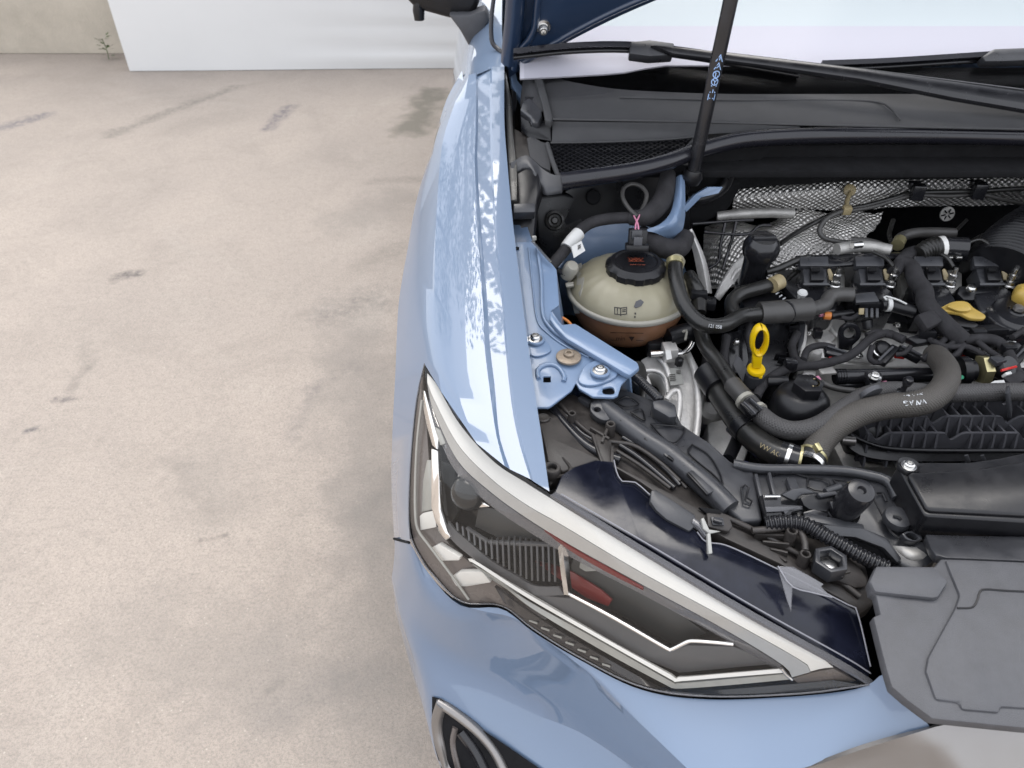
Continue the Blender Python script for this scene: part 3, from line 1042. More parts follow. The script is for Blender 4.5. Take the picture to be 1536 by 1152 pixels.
# pressed inner frame of the bonnet
tube('inner_rim', [hp(765, 92, -.022), hp(768, 60, -.022), hp(772, 20, -.022), hp(775, -40, -.022), hp(780, -200, -.022), hx(.05, .8, -.03)], .016, HOODIN, hood, 10)
plate('inner_frame', [hp(776, 98, -.018), hp(860, 46, -.018), hp(975, -12, -.018), hp(1120, -60, -.018), hp(1120, -110, -.02), hp(940, -60, -.02), hp(850, -20, -.02), hp(826, -60, -.02), hp(800, -60, -.02), hp(800, 0, -.02), hp(796, 40, -.02), hp(782, 66, -.02), hp(774, 84, -.018)], .012, HOODIN, hood, .005)
tube('frame_bead', [hp(772, 104, -.03), hp(776, 80, -.03), hp(792, 62, -.03), hp(803, 40, -.03), hp(806, 10, -.03), hp(812, -40, -.03)], .006, HOODIN, hood, 8)
tube('rear_bead', [hp(780, 97, -.03), hp(860, 48, -.03), hp(962, -1, -.03), hp(1120, -58, -.03)], .005, HOODIN, hood, 8)
bolt(hp(815, 40, -.032), .008, STEEL, hood, axis=(0, -math.sin(HA), -math.cos(HA)), h=.014)
hg = plate('bonnet_hinge', WL('764,100,1.07 772,98,1.07 776,120,1.05 796,146,1.035 792,160,1.02 784,154,1.02 768,128,1.05'), .012, APRON, car, .002)
plate('hinge_arm', WL('766,122,1.05 772,120,1.05 776,150,1.03 773,168,1.02 768,166,1.02'), .008, BLK, hg, .002)
plate('inner_skin', [hx(.04, .30, -.016), hx(1.46, .30, -.016), hx(1.40, .90, -.02), hx(.10, .90, -.02)], .010, HOODIN, hood, .004)

# --- gas strut
sb, st = W(1038, 266, .985), WY(1096, 0, 1.088)
dirn = (st - sb).normalized()
strut = tube('gas_strut', [sb, sb + dirn * .40], .0100, BLKG, car, 24, n=3)
tube('strut_rod', [sb + dirn * .40, sb + dirn * .62], .0055, STEEL, strut, 12, n=3)
lathe('ball_joint', sb, [(0, -.012), (.012, -.010), (.016, 0), (.013, .012), (0, .014)], BLK, dirn, 18, strut)
# pictograms printed along the strut
side_v = Vector((1, 0, 0)) - dirn * dirn.x
side_v.normalize()
fr_v = side_v.cross(dirn)
if fr_v.y > 0: fr_v.negate()
def strut_map(s0):
    def fn(u, v):
        a = u / .0101
        return sb + dirn * (s0 + v) + (side_v * math.sin(a) + fr_v * math.cos(a)) * .0103
    return fn
def s_at(py):                                      # distance up the strut where it crosses photo row py
    lo, hi = 0, .5
    for _ in range(40):
        mid = (lo + hi) / 2
        p = sb + dirn * mid
        dep = p.y * math.cos(TILT) - (p.z - CAMH) * math.sin(TILT)
        up_ = p.y * math.sin(TILT) + (p.z - CAMH) * math.cos(TILT)
        if 576 - FPX * up_ / dep > py: lo = mid
        else: hi = mid
    return lo
tri = [(-.0045, -.004), (.0045, -.004), (0, .0045), (-.0045, -.004)]
icons = [(85, [tri, [(0, -.002), (0, .0015)]]), (97, [tri, [(-.0015, -.002), (.001, .001)]]),
         (109, [circ2(0, 0, .0045), [(-.003, .003), (.003, -.003)], [(-.001, -.003), (-.001, .002)]]),
         (120, [circ2(0, 0, .0045), [(0, -.0045), (0, 0), (.003, .003)], [(0, 0), (-.003, .003)]]),
         (131, [[(-.0035, -.0045), (.0035, -.0045), (-.0035, .0045), (.0035, .0045), (-.0035, -.0045)], [(0, -.0045), (0, -.001)]]),
         (143, [[(-.0045, -.0035), (.0045, -.0035), (.0045, .0035), (-.0045, .0035), (-.0045, -.0035)], [(-.0045, .001), (.0045, .001)], [(-.0025, -.0015), (.0025, -.0015)]])]
for py, ln in icons:
    printed('pictogram', strokes(ln, .0011), strut_map(s_at(py)), PRINTB, strut)

# ================================================================ bumper, grille, lamp
bump_top = WL('592,808,.722 603,812,.75 615,815,.775 640,856,.745 690,908,.728 752,913,.728 800,948,.733 870,990,.742 960,1034,.752 1060,1049,.766 1200,1044,.80 1290,1032,.832 1322,1012,.862 1332,1008,.868')
bump_crease = WL('590,830,.70 600,850,.71 612,870,.72 640,905,.712 680,925,.708 752,918,.712 800,946,.717 862,990,.722 960,1083,.718 1032,1152,.712 1120,1230,.72 1230,1250,.75 1330,1150,.82 1398,1084,.855')
def bumper():
    n = 60
    t0 = cat(bump_top, n)
    rows = [t0]
    # a rounded shoulder between lamp and crease, then down the face
    c0 = cat(WL('592,826,.70 608,858,.715 640,900,.708 690,925,.712 745,918,.716 790,941,.724 862,992,.735 960,1085,.735 1030,1152,.742'), 40) \
        + cat(WL('1030,1152,.742 1090,1185,.750 1160,1170,.765 1260,1133,.800 1396,1092,.848'), 21)[1:]
    for _ in range(6):
        c0 = [c0[0]] + [(c0[i - 1] + c0[i] * 2 + c0[i + 1]) / 4 if i < 26 else c0[i] for i in range(1, n - 1)] + [c0[-1]]
    mid = [a.lerp(b, .5) + Vector((0, -.0005, .001)) for a, b in zip(t0, c0)]
    rows += [mid, c0]
    f1 = cat(WL('590,850,.66 600,895,.645 628,948,.625 680,990,.60 760,1035,.58 860,1090,.565 960,1160,.56 1060,1240,.56 1200,1290,.58 1330,1280,.62 1420,1270,.64'), n)
    f2 = cat(WL('592,885,.58 612,965,.555 631,1020,.54 650,1062,.525 700,1110,.51 780,1160,.50 900,1240,.49 1060,1330,.49 1200,1390,.50 1330,1400,.53 1420,1400,.55'), n)
    f3 = cat(WL('598,930,.47 620,1010,.46 640,1075,.45 660,1150,.43 720,1230,.42 800,1290,.41 900,1360,.40 1060,1450,.40 1200,1500,.41 1330,1520,.43 1420,1530,.44'), n)
    f3b = [p + Vector((.03, .05, -.15)) for p in f3]
    down = []
    for i in range(n):
        down.append(cat([c0[i], c0[i].lerp(f1[i], .55) + Vector((0, .001, 0)), f1[i], f1[i].lerp(f2[i], .5) + Vector((-.003, -.005, 0)), f2[i], f3[i], f3b[i]], 22))
    rows += [[down[i][k] for i in range(n)] for k in range(1, 22)]
    verts = [p for r in rows for p in r]
    faces = [(j * n + i, j * n + i + 1, (j + 1) * n + i + 1, (j + 1) * n + i) for j in range(len(rows) - 1) for i in range(n - 1)]
    global BB
    from mathutils.bvhtree import BVHTree as BT
    BB = BT.FromPolygons(verts, faces)
    return emit('front_bumper', verts, faces, PAINT, car, 30)
bmp = bumper()

def BP(px, py, off=.002):                          # a point on the bumper skin, off metres proud of it
    d = ray(px, py).normalized()
    h = BB.ray_cast(Vector((0, 0, CAMH)), d)
    if h[0] is None:
        return W(px, py, .5)
    return h[0] - d * off
def BL(s, off=.002):
    return [BP(q[0], q[1], off) for q in pp(s)]
tube('bumper_gap', WL('591,808,.7225 602,811,.748 614,814,.775'), .0016, BLKM, bmp, 6)
# satin upper bar of the grille
gtr = loft('grille_trim', [
    WL('1180,1160,.772 1230,1146,.79 1300,1122,.822 1398,1092,.853 1420,1086,.858 1536,1099,.860 1700,1112,.862') + [Vector((XC - .001, W(1700, 1112, .862).y - .004, .863))],
    WL('1190,1180,.762 1240,1162,.782 1310,1136,.812 1400,1106,.848 1424,1098,.854 1536,1110,.856 1700,1124,.858') + [Vector((XC - .001, W(1700, 1124, .858).y - .004, .859))],
    WL('1230,1240,.74 1280,1220,.76 1340,1200,.78 1420,1180,.81 1450,1180,.82 1536,1190,.82 1700,1200,.82') + [Vector((XC - .001, W(1700, 1200, .82).y - .004, .82))],
    WL('1260,1300,.71 1310,1290,.73 1370,1280,.745 1440,1280,.76 1480,1280,.77 1560,1290,.77 1700,1300,.77') + [Vector((XC - .001, W(1700, 1300, .77).y - .004, .77))]], SATIN, 50, th=.004, cross=14)
box('grille', (.88, .34, .55), (1.0, .03, .40), BLKM, bevel=.01)
# dark vent with its satin frame low in the bumper corner
vo_ = [(q[0], q[1]) for q in pp('648,1045 664,1050 700,1079 760,1119 826,1166 838,1190 800,1228 720,1226 672,1172 650,1110')]
vo_ = [(p.x, p.y) for p in smooth_outline([Vector((x, y, 0)) for x, y in vo_], 44)]
rings = [[BP(730 + (x - 730) * k, 1140 + (y - 1140) * k, .0045) for x, y in vo_] for k in (1, .85, .7, .5, .3, .12)]
VV, FF = [p for r_ in rings for p in r_], []
for j in range(5):
    for i in range(44):
        FF.append((j * 44 + i, j * 44 + (i + 1) % 44, (j + 1) * 44 + (i + 1) % 44, (j + 1) * 44 + i))
FF.append(tuple(range(220, 264)))
vent = emit('bumper_vent', VV, FF, BLKM, car, 60)
tube('vent_frame', BL('664,1054 657,1080 661,1112 677,1160 700,1210', .003), .0085, SATIN, vent, 12)
tube('vent_frame', BL('658,1054 678,1066 716,1096 744,1130 764,1175 780,1220', .004), .0065, SATIN, vent, 12)
tube('vent_blade', BL('684,1090 680,1116 690,1160 704,1200', .003), .0045, SMOKE, vent, 10)
tube('vent_blade', BL('692,1096 716,1130 738,1180', .003), .008, BLKG, vent, 10)

# ---------------------------------------------------------------- headlamp
LU = cat(WL('637,546,.929 672,605,.922 700,645,.918 745,690,.915 790,718,.914 825,741,.911 960,825,.897 1120,921,.875 1262,999,.852 1309,1027,.842'), 50)
LD = cat(WL('637,546,.929 625,600,.890 616,690,.844 613,770,.804 618,812,.779 640,852,.752'), 18) + \
     cat(WL('640,852,.752 690,902,.735 752,909,.735 800,944,.740 870,987,.749 960,1030,.758 1060,1045,.772 1200,1041,.805 1309,1027,.842'), 33)[1:]
BUL = Vector((-.35, -.45, .8)).normalized()
def lens_rows(ks, dep=0.0, bulge=.016):
    rows = []
    for k in ks:
        r = []
        for i in range(50):
            p = LU[i].lerp(LD[i], k)
            w = math.sin(math.pi * k) * math.sin(math.pi * min(1, i / 49 * 1.05 + .02))
            p = p + BUL * bulge * max(w, 0)
            if dep:
                p = p + (p - Vector((0, 0, CAMH))).normalized() * dep
            r.append(p)
        rows.append(r)
    return rows
KS = [0, .06, .15, .3, .45, .6, .75, .88, .95, 1]
LR = lens_rows(KS)
def grid(rows):
    n = len(rows[0])
    V = [p for r in rows for p in r]
    Fc = [(j * n + i, j * n + i + 1, (j + 1) * n + i + 1, (j + 1) * n + i) for j in range(len(rows) - 1) for i in range(n - 1)]
    return V, Fc
from mathutils.bvhtree import BVHTree
_v, _f = grid(LR)
LBVH = BVHTree.FromPolygons(_v, _f)
EYE = Vector((0, 0, CAMH))
def LP(px, py, dep):                               # a point inside the lamp, dep metres behind the lens
    d = ray(px, py).normalized()
    h = LBVH.ray_cast(EYE, d)
    if h[0] is None:
        h = LBVH.find_nearest(EYE + d * ((LU[25] + LD[25]) / 2 - EYE).length)
        t = (h[0] - EYE).dot(d)
        return EYE + d * (t + dep)
    return h[0] + d * dep
def LL(s, dep):
    return [LP(q[0], q[1], q[2] if len(q) > 2 else dep) for q in pp(s)]
# deep bowl of the lamp
bowl_rows = [lens_rows([0], .002, 0)[0]] + lens_rows([.02, .2, .5, .8, .98], .062, .0) + [lens_rows([1], .002, 0)[0]]
bv, bf = grid(bowl_rows)
hl = emit('headlamp', bv, bf, LAMPK, car, 40, label='angular headlamp with white upper strip under clear lens')
# white upper strip
ls1 = LL('641,560 655,577 690,637 740,692 790,725 825,747 960,830 1120,925 1236,990 1250,1001', .006)
ls2 = LL('641,574 653,603 688,668 738,719 790,757 846,789 960,857 1102,934 1204,992 1216,1007', .003)
ls3 = LL('643,590 652,620 686,690 735,737 790,777 860,820 960,875 1080,940 1172,996 1188,1016', .010)
loft('light_strip', [ls1, [(p + q) / 2 + Vector((0, 0, .0015)) for p, q in zip(ls1, ls2)], ls2], LAMPW, 60, hl, th=.006, cross=10)
loft('light_strip', [[p + Vector((0, 0, -.0012)) for p in ls2], ls3], LAMPS, 60, hl, th=.005)
loft('strip_bezel', [LL('643,592 652,622 686,692 735,739 790,779 860,822 960,877 1080,942 1172,998', .012),
                     LL('645,610 653,640 680,702 728,752 786,793 860,838 960,890 1075,952 1168,1006', .020)], CLEARP, 60, hl, th=.003)
loft('red_reflection_strip', [LL('818,793 860,821 910,849 965,880', .0115), LL('820,797 860,826 910,855 966,883', .015)], LRED, 20, hl, th=.002)  # added piece: a red reflection in the lens built as a strip
# outer smoked rim with its bright line
loft('smoked_rim', [LL('634,566 626,610 618,690 616,770 622,812 646,852 693,901 752,906 800,940', .008),
                    LL('637,590 640,640 644,700 648,750 662,800 700,840 742,868 790,905 820,928', .030)], SMOKE, 50, hl, th=.003, cross=8)
tube('bright_line', LL('633,600 626,660 623,720 623,770 627,795 645,820 675,860 703,899', .010), .0016, LAMPG, hl, 8)
plate('chrome_bracket', LL('632,584 637,586 646,620 657,660 655,674 648,668 640,640 634,610', .012), .004, CHROME, hl, .001)
plate('chrome_bracket', LL('646,672 656,676 658,720 660,765 670,798 675,806 668,811 655,796 648,760', .016), .006, CHROME, hl, .0015)
plate('chrome_bracket', LL('660,645 668,665 660,668 652,640', .013), .003, LAMPG, hl, .001)
for s in ('629,774 634,770 653,766 654,791 630,796', '646,822 658,816 690,836 688,841 650,842', '676,866 690,858 724,858 736,874 700,880 684,880'):
    plate('reflector_tile', LL(s, .016), .006, LAMPW, hl, .001)
for s in ('640,690 646,690 650,764 632,768 634,720', ):
    plate('reflector_tile', LL(s, .020), .004, LAMPG, hl, .001)
# projector and dark cavity pieces
c = LP(704, 738, .036)
lathe('projector_lens', c, [(0, .020), (.010, .018), (.018, .011), (.0205, 0), (.022, -.004), (.022, -.015)], LAMPK, (-.2, -.75, .6), 28, hl)
plate('projector_bracket', LL('688,700 697,698 703,712 700,728 690,736 684,728', .030), .006, LAMPG, hl, .0012)
plate('projector_bracket', LL('692,736 698,730 694,752 690,750', .030), .006, CHROME, hl, .001)
plate('projector_bracket', LL('706,752 716,748 735,760 712,762', .034), .003, CHROME, hl, .0006)
plate('cavity_facet', LL('718,758 790,775 838,806 836,812 745,806 712,790', .040), .006, LAMPD, hl, .001)
plate('cavity_facet', LL('660,690 682,700 686,770 676,786 664,770', .052), .006, LAMPD, hl, .001)
plate('cavity_facet', LL('735,742 800,788 836,808 790,784', .034), .004, LAMPD, hl, .001)
plate('cavity_facet', LL('862,826 930,862 1000,906 1060,950 1010,968 860,884 856,850', .046), .006, LAMPD, hl, .001)
# comb of upright slats
loft('comb_tray', [LL('672,782 684,796 707,816 734,839 768,860 800,878 838,880', .026), LL('668,800 690,822 720,845 750,866 780,884 805,893 846,893', .022)], LSLAB, 30, hl, th=.003)
tops = [(684, 783), (707, 798), (729, 810), (751, 812), (775, 813), (832, 815)]
bots = [(684, 795), (707, 815), (734, 837), (755, 851), (775, 862), (792, 871), (833, 873)]
def ip(tb, x):
    for (a, b), (c_, d_) in zip(tb, tb[1:]):
        if a <= x <= c_: return b + (d_ - b) * (x - a) / (c_ - a)
    return tb[-1][1]
x = 685.0
while x < 834:
    bar('comb_slat', LP(x, ip(tops, x), .030), LP(x + 1.5, ip(bots, x), .024), .0022, .012, LSLAB, hl, up=(-.1, -.6, .8), bevel=.0003)
    x += 8.6
bar('comb_rail', LP(700, 790, .032), LP(732, 811, .032), .004, .004, LSLAB, hl, bevel=.0006)
bar('comb_rail', LP(732, 811, .032), LP(836, 815, .032), .004, .004, LSLAB, hl, bevel=.0006)
plate('red_reflection_bar', LL('800,842 826,846 858,858 900,884 918,900 912,910 880,898 840,870', .044), .003, LRED, hl, .001)  # added piece, lens reflection given as dark red colour
loft('chrome_divider', [LL('836,810 840,850 846,892', .016), LL('843,808 847,850 853,893', .011), LL('851,814 854,850 859,893', .018)], CHROME, 14, hl, th=.003)
tube('chrome_line', LL('856,892 920,926 1000,972 1006,974 1012,972 1030,963 1038,961 1070,963 1100,966', .018), .0022, CHROME, hl, 8, n=60)
plate('lamp_slab', LL('800,892 858,898 920,930 1006,978 1030,968 1100,970 1170,996 1120,1000 1018,1010 960,985 880,945', .024), .004, LSLAB, hl, .001)
plate('lens_badge', LL('872,832 905,838 912,856 878,858 868,852', .040), .004, LAMPG, hl, .0015)
# lower light bar
loft('light_bar', [LL('702,838 716,843 790,890 900,953 1006,1012 1016,1016 1090,1010 1172,1003', .012), LL('704,842 716,848 790,896 900,959 1006,1019 1016,1022 1090,1016 1176,1009', .009)], LAMPW, 60, hl, th=.004)
loft('light_bar', [LL('708,846 720,853 790,900 900,962 1006,1022 1016,1025 1090,1019 1178,1011', .012), LL('735,868 760,884 800,914 900,974 1000,1028 1016,1033 1090,1028 1186,1019', .010)], LAMPG, 60, hl, th=.004)
loft('lamp_rim', [LL('742,880 800,922 900,982 1000,1034 1060,1036 1190,1026 1250,1020', .012), LL('756,904 800,940 870,982 960,1026 1060,1041 1200,1037 1290,1027', .006)], BLKG, 50, hl, th=.003)
for i in range(8):
    k = i / 7
    px, py = 781 + k * 128, 920 + k * 76
    bar('rim_tick', LP(px - 6, py - 1, .006), LP(px + 6, py + 3, .006), .0015, .002, LAMPG, hl, bevel=.0003)
plate('strip_end', LL('1188,1018 1222,1008 1250,1003 1285,1022 1240,1030 1200,1028', .014), .004, SMOKE, hl, .001)
tube('chrome_line', LL('1172,1002 1180,1012 1188,1019', .011), .0018, CHROME, hl, 8)
lens = emit('lens', _v, _f, LENS, hl, 60)
LFL = cat(WL('826,742,.911 960,826,.897 1120,922,.875 1262,1000,.852 1309,1028,.842'), 30)
LFH = cat(WL('834,738,.909 962,818,.896 1122,913,.874 1264,992,.851 1309,1020,.842'), 30)
loft('lens_flange', [LFL, LFH], CLEARP, 30, hl, th=.003)
tube('flange_edge', WL('842,741,.911 965,812,.898 1124,906,.876 1266,985,.853 1306,1010,.845', 0), .0007, EDGE, hl, 6)
tube('lens_edge', [p + Vector((0, 0, .001)) for p in LD], .0009, CLEARP, hl, 6)

# lamp housing: glossy navy top cover and what stands on it
cov = plate('lamp_cover', WL('831,739,.906 843,712,.905 862,700,.905 893,690,.905 920,692,.904 925,712,.902 934,724,.901 952,724,.900 977,745,.897 1046,797,.889 1060,812,.887 1092,818,.885 1165,852,.876 1200,868,.872 1268,905,.863 1285,915,.861 1306,1000,.8445 1304,1016,.8425 1120,908,.8725 960,813,.8945'), .030, NAVY, car, .0016)
tube('cover_edge', WL('921,690,.906 926,711,.904 935,723,.903 952,723,.902 977,744,.899', 0), .0007, EDGE, cov, 6)
tube('cover_edge', WL('1046,798,.891 1060,813,.889 1092,819,.887 1165,853,.878 1270,906,.865 1285,916,.863 1306,1000,.847', 0), .0007, EDGE, cov, 6, n=50)
plate('cover_block', WL('977,735,.907 984,734,.907 1043,772,.899 1042,790,.895 1034,797,.893 1000,779,.897 984,765,.900 975,752,.903'), .012, GRY, cov, .0015)
plate('cover_rail', WL('1040,776,.900 1052,783,.898 1062,800,.896 1058,804,.895 1048,790,.897 1038,784,.898'), .008, CLEARP, cov, .001)
plate('cover_prong', WL('1061,800,.903 1066,800,.903 1069,830,.893 1063,831,.893'), .006, LAMPG, cov, .0008)
plate('cover_prong', WL('1052,778,.905 1056,776,.905 1064,794,.901 1082,797,.899 1064,801,.898 1055,793,.901'), .005, LAMPG, cov, .0008)
plate('cover_bracket', WL('1166,852,.892 1188,878,.886 1186,918,.872 1180,900,.875'), .003, CLEARP, cov, .0006)
plate('cover_bracket', WL('1166,849,.894 1190,850,.892 1236,876,.884 1232,880,.883 1248,896,.879 1220,888,.883 1186,879,.886'), .003, CLEARP, cov, .0006)
tube('cover_edge', WL('1167,849,.896 1187,879,.888 1219,889,.885 1248,896,.881', 0), .0007, EDGE, cov, 6)

# ---------------------------------------------------------------- dusty lamp carrier behind the cover
dc = plate('lamp_carrier', WL('800,600,.882 860,590,.89 925,628,.885 1000,690,.880 1060,748,.872 1100,785,.866 1190,800,.86 1240,812,.86 1300,850,.856 1312,905,.846 1290,918,.848 1268,902,.853 1170,845,.866 1090,808,.874 1050,785,.878 960,722,.888 925,702,.893 895,690,.895 845,708,.895 822,690,.90 815,650,.90'), .02, DUSTY, car, .002)
def groove(s, r=.0028, m=BLKG, nm='groove_strip'):
    return tube(nm, WL(s), r, m, dc, 8)
groove('826,612,.889 850,640,.890 875,665,.890 900,680,.890 930,690,.889', .006)
groove('934,656,.887 960,672,.885 1000,705,.881 1020,728,.878', .003)
groove('930,668,.888 960,688,.886 1000,722,.881 1012,732,.880', .0035)
groove('845,618,.890 870,648,.890 893,662,.889', .003)
for s, r in (('840,606,.893 872,640,.893 905,660,.892 950,668,.889 990,694,.884 1020,722,.880', .0025), ('925,676,.893 960,698,.889 1005,732,.883', .0022), ('925,640,.886 970,676,.884 1030,732,.876', .0022), ('1080,772,.876 1140,800,.868 1230,850,.858 1290,895,.852', .003)):
    tube('raised_rib', WL(s), r, DUSTY, dc, 8)
for px, py, z, r in ((858, 621, .902, .0048), (916, 637, .902, .0055), (828, 702, .905, .009), (1188, 797, .880, .0058), (1208, 832, .874, .0056)):
    lathe('boss', W(px, py, z), [(r * .5, -.004), (r * .5, .0), (r * .62, .0016), (r * .9, .0016), (r, 0), (r * 1.1, -.022), (0, -.022)], DUSTY, (0, 0, 1), 22, dc)
plate('tongue', WL('896,648,.897 917,660,.897 918,672,.897 919,692,.897 915,699,.896 908,700,.896 904,695,.896 890,655,.897'), .005, DUSTY, dc, .0012)
for a, b in (('889,650,.900', '905,697,.899'), ('905,697,.899', '915,699,.899'), ('919,668,.900', '918,695,.899'), ('886,640,.9', '914,657,.9'), ('912,640,.9', '903,662,.9')):
    bar('tongue_rib', WL(a)[0], WL(b)[0], .003, .006, DUSTY, dc, bevel=.0006)
plate('clip_pad', WL('1060,768,.888 1094,772,.886 1100,790,.882 1093,798,.880 1062,790,.884'), .010, DUSTY, dc, .002)
plate('clip_square', WL('1066,774,.8895 1085,776,.8885 1087,788,.886 1069,787,.8865'), .003, GRY, dc, .001)
box('clip_tooth', W(1077, 781, .890), (.009, .005, .004), GRY, dc, (0, 0, -20), .0008)
plate('carrier_slot', WL('1048,760,.882 1078,764,.880 1090,772,.878 1060,770,.880'), .004, BLKM, dc, .001)
for i in range(5):                                   # fan of thin ribs
    a = W(1132 + i * 12, 800 + i * 11, .872 - i * .003); b = W(1186 - i * 2, 802 + i * 13, .874 - i * .003)
    bar('fan_rib', a, b, .0028, .012, DUSTY, dc, bevel=.0006)
tube('fan_rim', WL('1128,796,.876 1165,793,.877 1192,790,.878 1206,808,.877 1208,826,.874', 0), .0035, DUSTY, dc, 8)
plate('nut_seat', WL('1216,842,.868 1232,825,.872 1262,826,.87 1290,850,.862 1302,868,.858 1300,880,.855 1284,882,.856 1250,868,.862'), .016, DUSTY, dc, .002)
nutc = W(1247, 838, .880)
hexp = [nutc + Vector((math.cos(R(60 * k + 12)) * .0165, math.sin(R(60 * k + 12)) * .0165, 0)) for k in range(6)]
hexi = [nutc + Vector((math.cos(R(60 * k + 12)) * .0115, math.sin(R(60 * k + 12)) * .0115, 0)) for k in range(6)]
plate('adjuster_nut', hexp, .016, GRY, dc, .0008, holes=[hexi[::-1]])
lathe('adjuster_screw', nutc + Vector((0, 0, -.012)), [(0, .003), (.004, .003), (.009, .001), (.009, -.004), (0, -.004)], STEEL, (0, 0, 1), 20, dc)
tube('seat_hook', WL('1262,866,.868 1266,860,.870 1274,858,.870', 0), .0018, DUSTY, dc, 6)
# ribbed black plastic beside the wing
rbp = plate('wing_liner', WL('806,615,.885 840,620,.885 862,650,.885 866,690,.888 842,712,.89 826,728,.895 818,690,.90 810,650,.89'), .010, DUSTY, car, .002)
for i in range(6):
    bar('liner_rib', W(815 + i * 2, 640 + i * 9, .893), W(838 + i, 648 + i * 9, .890), .002, .006, DUSTY, rbp, bevel=.0004)
tube('liner_rib', WL('812,622,.893 836,634,.892 842,650,.892 838,680,.893 846,690,.895 856,702,.896 850,712,.897 830,716,.899', 0), .002, DUSTY, rbp, 6)
lathe('liner_boss', W(815, 626, .896), [(.003, 0), (.006, .001), (.0075, 0), (.0075, -.01), (0, -.01)], DUSTY, (0, 0, 1), 18, rbp)

# ---------------------------------------------------------------- grey front carrier
cr_out = WL('866,590,.884 900,582,.888 940,584,.888 980,598,.888 1016,618,.886 1022,634,.886 1042,648,.884 1066,663,.882 1095,690,.878 1118,702,.876 1131,705,.876 1137,738,.876 1145,781,.874 1112,782,.872 1094,769,.872 1072,746,.876 1035,714,.880 1003,688,.883 967,664,.886 925,634,.888 900,618,.888 885,608,.886')
h1 = WL('1040,668,.882 1062,682,.88 1078,705,.879 1084,724,.878 1066,706,.8795 1036,680,.882')
h2 = WL('1000,640,.885 1024,642,.8845 1030,650,.884 1020,664,.884 1004,654,.885')
h3 = WL('922,602,.888 940,596,.888 958,606,.8875 938,604,.888')
carr = plate('front_carrier', cr_out, .034, GRY, car, .004, 3, label='dark grey moulded plastic carrier behind the headlamp')
for s in ('1038,667,.8835 1062,682,.8815 1078,706,.8805 1084,728,.8795 1072,714,.8805 1034,681,.8835', '976,636,.8885 1020,640,.886 1026,648,.8855 1012,664,.8855 996,658,.887', '922,604,.8905 940,595,.8905 958,606,.8895 940,610,.89', '946,618,.8895 962,614,.889 966,630,.888'):
    q = WL(s)
    tube('pressed_line', q + [q[0]], .0011, BLK, carr, 6, n=50)
roll = WL('905,612,.890 925,628,.891 967,659,.889 1003,682,.886 1036,709,.883 1072,741,.878 1094,764,.874')
tube('front_roll', roll, .0125, GRY, carr, 16)
for px, py, z in ((936, 628, .900), (972, 655, .898), (1007, 682, .895)):
    a = W(px - 7, py - 6, z); b = W(px + 9, py + 7, z - .002)
    bar('snap_clip', a, b, .012, .006, GRY, carr, bevel=.0018)
    bar('snap_slot', W(px - 5, py + 1, z + .0012), W(px + 4, py + 8, z - .001), .003, .003, BLK, carr, bevel=.0005)
bar('snap_clip', W(1036, 705, .894), W(1068, 738, .889), .012, .006, GRY, carr, bevel=.0018)
bar('snap_slot', W(1032, 708, .896), W(1062, 741, .890), .003, .003, BLK, carr, bevel=.0005)
ear = smooth_outline(WL('886,604,.900 900,600,.902 926,616,.899 912,630,.896 897,627,.897 886,616,.899'), 30)
ec = W(896, 614, .8995)
plate('carrier_ear', ear, .010, GRY, carr, .0015, holes=[[ec + Vector((math.cos(a) * .0042, math.sin(a) * .0042, 0)) for a in [R(-36 * k) for k in range(10)]]])
plate('carrier_rib', WL('872,592,.895 888,600,.895 884,606,.895 866,596,.895'), .012, GRY, carr, .002)
cap_o = WL('978,600,.905 998,598,.906 1014,606,.905 1016,625,.900 1004,626,.9 980,612,.903')
plate('carrier_cap', cap_o, .022, GRY, carr, .003)
tube('keyhole_rim', WL('1112,732,.880 1116,728,.880 1122,728,.880 1123,734,.880 1119,745,.879 1127,750,.879 1128,757,.878 1120,757,.878 1113,753,.878 1115,746,.879 1112,732,.880'), .0012, BLK, carr, 6)
# corrugated thin conduit down to the carrier cap
tube('thin_conduit', WL('948,560,.885 962,573,.890 978,588,.895 990,600,.900'), .0052, BLKG, car, 12, ribs=(.0045, .0007))
plate('rubber_mount', smooth_outline(WL('944,545,.868 958,540,.87 968,548,.87 970,570,.866 960,580,.864 946,566,.866'), 24), .03, RUB, car, .004)

# right-hand part of the carrier with the latch
cr2 = plate('latch_carrier', WL('1131,706,.872 1182,701,.874 1262,701,.876 1300,704,.878 1341,718,.88 1352,742,.88 1358,770,.878 1378,792,.876 1392,812,.872 1408,836,.868 1392,848,.866 1372,856,.862 1348,846,.860 1338,826,.862 1318,815,.864 1275,803,.864 1240,790,.866 1222,780,.868 1190,786,.868 1160,782,.868 1146,778,.870 1138,740,.872'), .03, GRY, car, .003)
for s in ('1158,712,.8755 1186,709,.876 1212,716,.876', '1212,716,.8765 1240,720,.877 1244,736,.876 1214,732,.876 1212,716,.8765', '1250,720,.878 1290,726,.879 1306,738,.879 1268,740,.878 1250,720,.878', '1262,700,.879 1310,716,.881 1336,722,.882 1346,748,.881 1350,756,.881', '1306,740,.880 1326,778,.876 1338,800,.874 1362,812,.872 1386,810,.873', '1316,740,.881 1324,740,.881 1330,752,.880'):
    tube('pressed_line', WL(s), .0012, BLK, cr2, 6)
tube('rounded_edge', WL('1100,696,.878 1140,703,.878 1200,704,.879 1262,706,.880 1300,712,.882 1332,722,.883 1346,748,.882'), .0055, GRY, cr2, 10)
for a, b in (('1134,710,.882', '1142,744,.880'), ('1154,708,.882', '1162,742,.880')):
    bar('upright_rib', WL(a)[0], WL(b)[0], .0035, .012, GRY, cr2, bevel=.001)
plate('dished_cover', WL('1172,742,.884 1190,733,.888 1206,731,.889 1218,736,.886 1224,741,.884 1204,742,.884 1192,752,.880'), .008, GRY, cr2, .0015)
